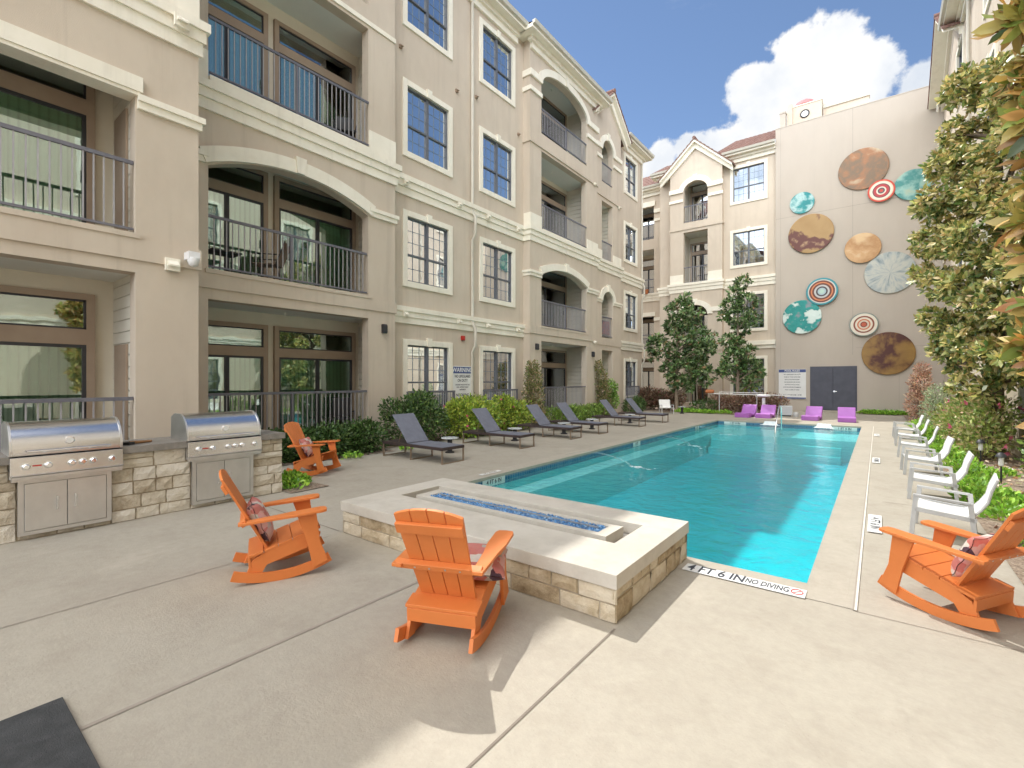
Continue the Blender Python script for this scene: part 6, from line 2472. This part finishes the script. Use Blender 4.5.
shrub('climbing_shrub', 'brownish climbing shrub on the pier left of the big arched bay', 'climbing shrub',
      [(-10.35, 14.75, .5, .40, .62, .6), (-10.4, 14.85, 1.1, .36, .55, .6), (-10.4, 14.85, 1.7, .32, .45, .5), (-10.45, 14.9, 2.15, .25, .3, .3), (-10.2, 14.6, .3, .45, .6, .35)],
      1300, .07, COLI, [3, 3, 3, 2, 1], 24, .42)
shrub('climbing_shrub', 'taller climbing shrub with fresh green side on the pier between the arched bays', 'climbing shrub',
      [(-10.45, 20.9, .5, .35, .55, .6), (-10.45, 20.8, 1.1, .32, .5, .6), (-10.5, 20.7, 1.75, .28, .38, .5), (-10.55, 20.5, 2.3, .18, .2, .35)],
      1300, .075, COLI, [3, 3, 2, 3, 1], 25, .42)
shrub('climbing_shrub', 'fresh green bush growing out of the second climbing shrub beside the small arch', 'climbing shrub',
      [(-10.4, 21.45, 1.3, .32, .42, .45), (-10.4, 21.5, .7, .35, .45, .5)], 1100, .085, [(.10, .20, .03), (.17, .27, .05), (.06, .12, .02)], [3, 2, 2], 26, .42)
shrub('hedge', 'long low bright green hedge behind the fourth and fifth loungers', 'hedge',
      line_lobes((-10.0, 15.5), (-10.0, 20.0), 13, .42, .34, .26, r0), 1100, .065, [(.11, .17, .03), (.16, .23, .045), (.06, .10, .02)], [3, 2, 2], 27, .5)
shrub('shrub', 'small dark green shrub at the corner of the long building', 'shrub',
      [(-10.4, 24.0, .3, .5, .5, .4), (-10.3, 24.6, .35, .4, .4, .45)], 900, .09, DARKG, [3, 3, 2, 1], 28, .45)
RED = [(.10, .06, .038), (.15, .085, .06), (.075, .048, .03), (.14, .12, .06), (.09, .11, .045)]
shrub('hedge', 'reddish brown hedge with a few pink blooms behind the lone white armchair', 'hedge',
      line_lobes((-11.8, 27.0), (-8.6, 26.2), 9, .55, .55, .62, r0), 850, .09, RED, [3, 3, 3, 1, .6], 29, .45, flowers=((.7, .14, .22), 14, .09))
shrub('hedge', 'bare brown clipped hedge behind the rescue pole rack', 'hedge',
      line_lobes((-6.9, 26.4), (-3.6, 26.2), 9, .42, .45, .52, r0, .05, .05), 900, .08, [(.13, .075, .05), (.19, .11, .075), (.085, .05, .035), (.12, .12, .05)], [4, 3, 3, .5], 30, .4)
shrub('shrub', 'low dark green shrub between the trunks of the two young magnolias', 'shrub',
      [(-7.0, 25.9, .35, .45, .4, .4), (-7.6, 26.0, .25, .4, .4, .35)], 800, .08, DARKG, [3, 3, 2, 1], 31, .45)
shrub('shrub', 'dry pinkish brown upright shrub at the right end of the art wall', 'shrub',
      [(1.35, 26.0, .7, .45, .5, .7), (1.40, 26.0, 1.5, .38, .45, .6), (1.45, 26.1, 2.1, .26, .3, .35)], 1200, .09, [(.40, .27, .20), (.32, .20, .14), (.24, .15, .10), (.46, .34, .26)], [3, 3, 2, 2], 32, .35)
shrub('shrub', 'pale grey green upright shrub beside the dry brown one', 'shrub',
      [(1.55, 21.7, .6, .42, .5, .6), (1.6, 21.8, 1.15, .34, .4, .4)], 1100, .08, [(.20, .24, .15), (.28, .31, .21), (.13, .17, .09)], [3, 3, 2], 33, .3)
shrub('azalea', 'loose azalea dotted with pink flowers under the big magnolia', 'shrub',
      line_lobes((1.75, 13.6), (1.85, 19.2), 8, .52, .55, .60, r0, .1, .2) + [(1.9, 16.0, 1.15, .45, .6, .35), (2.0, 14.3, 1.0, .4, .5, .35)],
      800, .08, [(.19, .23, .06), (.28, .28, .11), (.12, .17, .04), (.33, .26, .15)], [4, 3, 3, 2], 34, .42, flowers=((.80, .22, .34), 60, .085))
shrub('shrub', 'green shrub at the wall below the near magnolia branches', 'shrub',
      [(2.3, 12.0, .4, .35, .6, .45), (2.3, 10.8, .35, .3, .5, .4)], 700, .08, [(.10, .16, .03), (.16, .23, .05), (.06, .10, .02)], [3, 2, 2], 35, .45)


def cover(name, spots, leaf, cols, wts, seed, rad=.22, n=130, h=.14):
    r = np.random.default_rng(seed)
    P, D = [], []
    for (x, y, s) in spots:
        q = int(n * s)
        a, rr = r.uniform(0, 6.28, q), rad * s * np.sqrt(r.random(q))
        P.append(np.stack([x + rr * np.cos(a), y + rr * np.sin(a), .012 + h * s * r.random(q) * (1 - (rr / (rad * s)) ** 2 * .7)], 1))
        D.append(np.stack([np.cos(a) * .6, np.sin(a) * .6, .8 + 0 * a], 1) + r.normal(0, .35, (q, 3)))
    P, D = np.concatenate(P), np.concatenate(D)
    k = len(P)
    o = leaf_mesh(name, P, D, leaf * r.uniform(.6, 1.3, k), .5, pick(cols, wts, k, r), None, M['leaf'], seed=seed)
    return tag(o, kind='stuff')


FRESH = [(.14, .27, .03), (.22, .36, .05), (.08, .17, .02)]
rr = random.Random(12)
sp1 = [(rr.uniform(-8.0, -7.2), rr.uniform(3.85, 4.15), rr.uniform(.6, 1.0)) for _ in range(9)] + [(-9.0, 6.05, .9), (-9.1, 7.6, .7), (-9.15, 8.1, .6), (-9.3, 11.7, .6)]
sp2 = [(rr.uniform(-8.2, -6.0), rr.uniform(25.1, 25.6), rr.uniform(1.0, 1.6)) for _ in range(24)] + [(rr.uniform(-.7, 1.0), rr.uniform(29.3, 30.0), rr.uniform(1, 1.6)) for _ in range(26)]
sp3 = [(rr.uniform(1.05, 1.45), y, rr.uniform(.8, 1.7)) for y in np.arange(8.2, 24, .42)] + [(rr.uniform(1.5, 2.2), rr.uniform(8.5, 12.5), rr.uniform(.6, 1.2)) for _ in range(7)] + [(1.2, 7.0, .9), (1.5, 6.2, .8)]
cover('low_plants', sp1 + sp2 + sp3, .075, FRESH, [3, 3, 2], 41)
# fallen leaves and mulch on the sunny bed
r = np.random.default_rng(43)
n = 1500
P = np.stack([r.uniform(1.0, 2.42, n), r.uniform(5.2, 26, n) ** 1.0, np.full(n, .016) + r.random(n) * .012], 1)
D = np.stack([r.normal(size=n), r.normal(size=n), r.normal(0, .12, n)], 1)
tag(leaf_mesh('fallen_leaves', P, D, r.uniform(.05, .13, n), .45, pick([(.36, .24, .14), (.50, .38, .26), (.22, .13, .07), (.58, .50, .40)], [3, 3, 2, 2], n, r), None, M['leaf'], seed=44), kind='stuff')


# ------------------------------------------------------------------ magnolias
def rosettes(centres, axes, r, k=(6, 10), size=.17, spread=.9):
    B, D, S = [], [], []
    for c, a in zip(centres, axes):
        a = a / (np.linalg.norm(a) + 1e-9)
        e1 = np.cross(a, [0.31, .2, .93])
        e1 /= np.linalg.norm(e1)
        e2 = np.cross(a, e1)
        q = r.integers(*k)
        ph = r.uniform(0, 6.28)
        for i in range(q):
            an = ph + 6.283 * i / q + r.normal(0, .25)
            rad = spread * r.uniform(.6, 1.3)
            v = a * r.uniform(.35, 1.0) + (e1 * math.cos(an) + e2 * math.sin(an)) * rad + np.array([0, 0, -.12])
            B.append(c + a * r.uniform(-.06, .03))
            D.append(v)
            S.append(size * r.uniform(.7, 1.2))
    return np.array(B), np.array(D), np.array(S)


def magnolia(name, label, x, y, lobes, height, trunk_r, dens, size, cols, wts, seed, group=None, bark='bark', lean=(0, 0), width=.40, fold=.3, clip_x=None, k=(6, 10)):
    r = np.random.default_rng(seed)
    t = empty(name, (x, y, 0), 0, label, 'tree', group)
    rel = [(l[0] - x, l[1] - y, *l[2:]) for l in lobes]
    P, A = blob_points(rel, dens, r, .50)
    if clip_x is not None:
        kk = P[:, 0] < clip_x - x
        P, A = P[kk], A[kk]
    A = A + r.normal(0, .45, A.shape) + np.array([0, 0, .30])
    B, D, S = rosettes(P, A, r, k, size)
    if clip_x is not None:
        kk = B[:, 0] + D[:, 0] / np.linalg.norm(D, axis=1) * S < clip_x - x
        B, D, S = B[kk], D[kk], S[kk]
    leaf_mesh('crown', B, D, S, width, pick(cols, wts, len(B), r), t, M['leaf_gloss'], fold=fold, droop=.12, seed=seed)
    rd_ = random.Random(seed)
    b_ = MB()
    path = [(lean[0] * f * f, lean[1] * f * f, height * f) for f in (0, .15, .35, .55, .75, .95)]
    path = [(p[0] + rd_.uniform(-.03, .03), p[1] + rd_.uniform(-.03, .03), p[2]) for p in path]
    path[0] = (0, 0, 0)
    b_.tube(path, [trunk_r * 1.25, trunk_r, trunk_r * .85, trunk_r * .65, trunk_r * .4, trunk_r * .15], 10)
    tr_ = b_.build('trunk', M[bark], t, smooth=True)
    b_ = MB()
    for l in rel:
        zb = max(.25 * height * .6, min(l[2] - .35 * math.hypot(l[0], l[1]) - .2, height * .92))
        f = min(.95, zb / height)
        p0 = (lean[0] * f * f, lean[1] * f * f, zb)
        for q in range(2):
            e_ = (l[0] + rd_.uniform(-.4, .4) * l[3], l[1] + rd_.uniform(-.4, .4) * l[4], l[2] + rd_.uniform(-.2, .5) * l[5])
            mid = tuple(p0[i] * .45 + e_[i] * .55 + rd_.uniform(-.06, .06) for i in range(3))
            b_.tube([p0, mid, e_], [trunk_r * .38, trunk_r * .22, .008], 6)
    b_.build('limbs', M[bark], t, smooth=True)
    return t


def from_px(px, py, Y):
    """a place on the plane y = Y, used once to lay out crown lobes in metres"""
    sa_, ca_ = math.sin(math.atan(366 / 476)), math.cos(math.atan(366 / 476))
    rx, ry = -476 * sa_ + (px - 512) * ca_, 476 * ca_ + (px - 512) * sa_
    return (rx * Y / ry, 1.7 + (380 - py) * Y / ry, ry / Y)


def lobes_px(spec, Y, seed, jy=.5, flat=1.0, k0=.72, k1=1.05):
    rd_ = random.Random(seed)
    out = []
    for (px, py, rp) in spec:
        x, z, s = from_px(px, py, Y)
        ra = rp / s * rd_.uniform(k0, k1)
        out.append((x, Y + rd_.uniform(-jy, jy), z, ra, ra * flat, ra))
    return out


YOUNG = [(.050, .090, .028), (.080, .130, .045), (.13, .18, .08), (.030, .055, .018), (.19, .22, .11), (.17, .12, .06)]
YW_ = [3, 4, 2.4, 3, 1.0, .7]
magnolia('magnolia_tree', 'young magnolia tree with a broad ragged crown, in front of the gabled bay', -8.55, 25.6,
         lobes_px([(684, 299, 9), (679, 311, 10), (691, 318, 12), (672, 326, 11), (686, 334, 13), (702, 338, 12), (661, 345, 11), (676, 352, 14), (694, 354, 14), (708, 348, 9), (668, 368, 11), (684, 372, 14), (702, 368, 12), (690, 385, 9), (675, 382, 8), (656, 357, 6), (706, 382, 7)], 25.6, 1),
         5.9, .09, 85, .23, YOUNG, YW_, 51, 'young magnolias by the far building', 'bark_pale', k=(5, 8))
magnolia('magnolia_tree', 'young magnolia tree with a narrow waisted crown, standing nearer the art wall', -5.72, 26.4,
         lobes_px([(741, 281, 7), (737, 293, 9), (746, 303, 10), (730, 306, 8), (738, 317, 12), (751, 320, 8), (724, 316, 6), (738, 330, 7), (729, 343, 9), (741, 347, 10), (750, 352, 9), (735, 360, 13), (748, 367, 12), (760, 370, 7), (727, 371, 9), (719, 374, 5), (740, 380, 10), (755, 382, 7)], 26.4, 2),
         6.6, .085, 85, .23, YOUNG, YW_, 52, 'young magnolias by the far building', 'bark_pale', k=(5, 8))
SUNNY = [(.19, .20, .065), (.29, .26, .09), (.10, .13, .04), (.42, .32, .15), (.36, .32, .13), (.48, .41, .24), (.06, .09, .025)]
SW_ = [3, 3.2, 2.4, 2.0, 2.2, 1.2, 1.5]
big = []
for Yq, spec in ((15.0, [(962, 75, 16), (980, 95, 18), (950, 98, 14), (945, 130, 15), (970, 130, 18), (935, 165, 13), (955, 170, 16), (925, 205, 15), (948, 205, 16), (922, 240, 14), (940, 245, 16), (915, 272, 12), (932, 285, 16), (925, 318, 13), (945, 330, 16), (934, 352, 10), (952, 365, 13)]),
                  (13.4, [(1000, 105, 18), (1002, 62, 13), (1018, 85, 15), (992, 150, 20), (975, 190, 18), (1000, 205, 22), (965, 240, 18), (990, 260, 22), (960, 285, 18), (985, 305, 20), (965, 340, 16), (985, 355, 17), (1010, 335, 18), (1005, 375, 14), (960, 385, 9), (980, 390, 10)]),
                  (12.2, [(1020, 130, 20), (1022, 200, 22), (1020, 265, 22), (1018, 310, 18), (1022, 360, 16)])):
    big += lobes_px([(q_[0] + (9 if Yq == 15.0 else 3), q_[1], q_[2]) for q_ in spec], Yq, int(Yq * 10), .45, 1.0, .85, 1.2)
magnolia('magnolia_tree', 'big sunlit magnolia with golden green leaves rising beside the art wall', 2.05, 14.7, big, 8.6, .13, 225, .155, SUNNY, SW_, 53, None, 'bark', clip_x=2.40, k=(6, 9))
# the near magnolia: its trunk stands just outside the picture, its outer twigs hang into it
near = [(.62, 3.70, 3.62, .10, .12, .10), (.72, 3.9, 3.30, .13, .16, .12), (.70, 3.72, 3.05, .12, .14, .12), (.82, 3.95, 3.5, .2, .2, .16), (.68, 3.74, 2.60, .10, .14, .10), (.78, 3.9, 2.35, .14, .18, .12), (.72, 3.75, 2.06, .10, .12, .10),
        (.64, 3.72, 1.84, .11, .12, .09), (.80, 3.85, 1.78, .14, .16, .12), (.85, 3.95, 2.85, .2, .2, .2), (.80, 3.8, 1.45, .1, .12, .1), (1.3, 4.2, 3.4, .5, .5, .5), (1.5, 4.1, 2.6, .5, .5, .45), (1.3, 3.9, 4.1, .5, .5, .4), (1.75, 4.3, 4.6, .45, .5, .5), (1.8, 4.3, 3.8, .45, .5, .5), (1.2, 4.0, 2.0, .3, .35, .3)]
GOLD = [(.27, .18, .055), (.20, .17, .045), (.13, .15, .035), (.30, .20, .07), (.21, .115, .045), (.33, .28, .11), (.07, .10, .022)]
magnolia('magnolia_tree', 'nearest magnolia, big golden brown leaves hanging over the sunlit orange chair', 1.85, 4.25, near, 4.6, .10, 330, .14, GOLD, [4, 3, 2.4, 2.6, 1.4, 1.4, 1.4], 54, None, 'bark', clip_x=2.40, k=(7, 10))

# path lights in the sunny bed
PLG = None
for i, (x, y, lab) in enumerate(((1.62, 13.2, 'farther small bronze path light in the sunny bed'), (1.59, 11.0, 'nearer small bronze path light in the sunny bed'))):
    if PLG is None:
        t = PLG = empty('path_light')
        b = MB()
        b.tube([(0, 0, 0), (0, 0, .34)], .012, 8)
        b.build('stake', M['dark_frame'], t)
        b = MB()
        b.lathe([(.03, .30), (.035, .32), (.035, .44), (.03, .45)], (0, 0, 0), 12)
        b.build('lens', M['sign_white'], t)
        b = MB()
        b.lathe([(.02, .52), (.05, .50), (.075, .45), (.07, .445), (.0, .46)], (0, 0, 0), 14)
        b.build('hood', M['dark_frame'], t, smooth=True)
    else:
        t = copy_tree(PLG)
    t.location = (x, y, 0)
    tag(t, lab, 'path light', 'path lights in the bed')
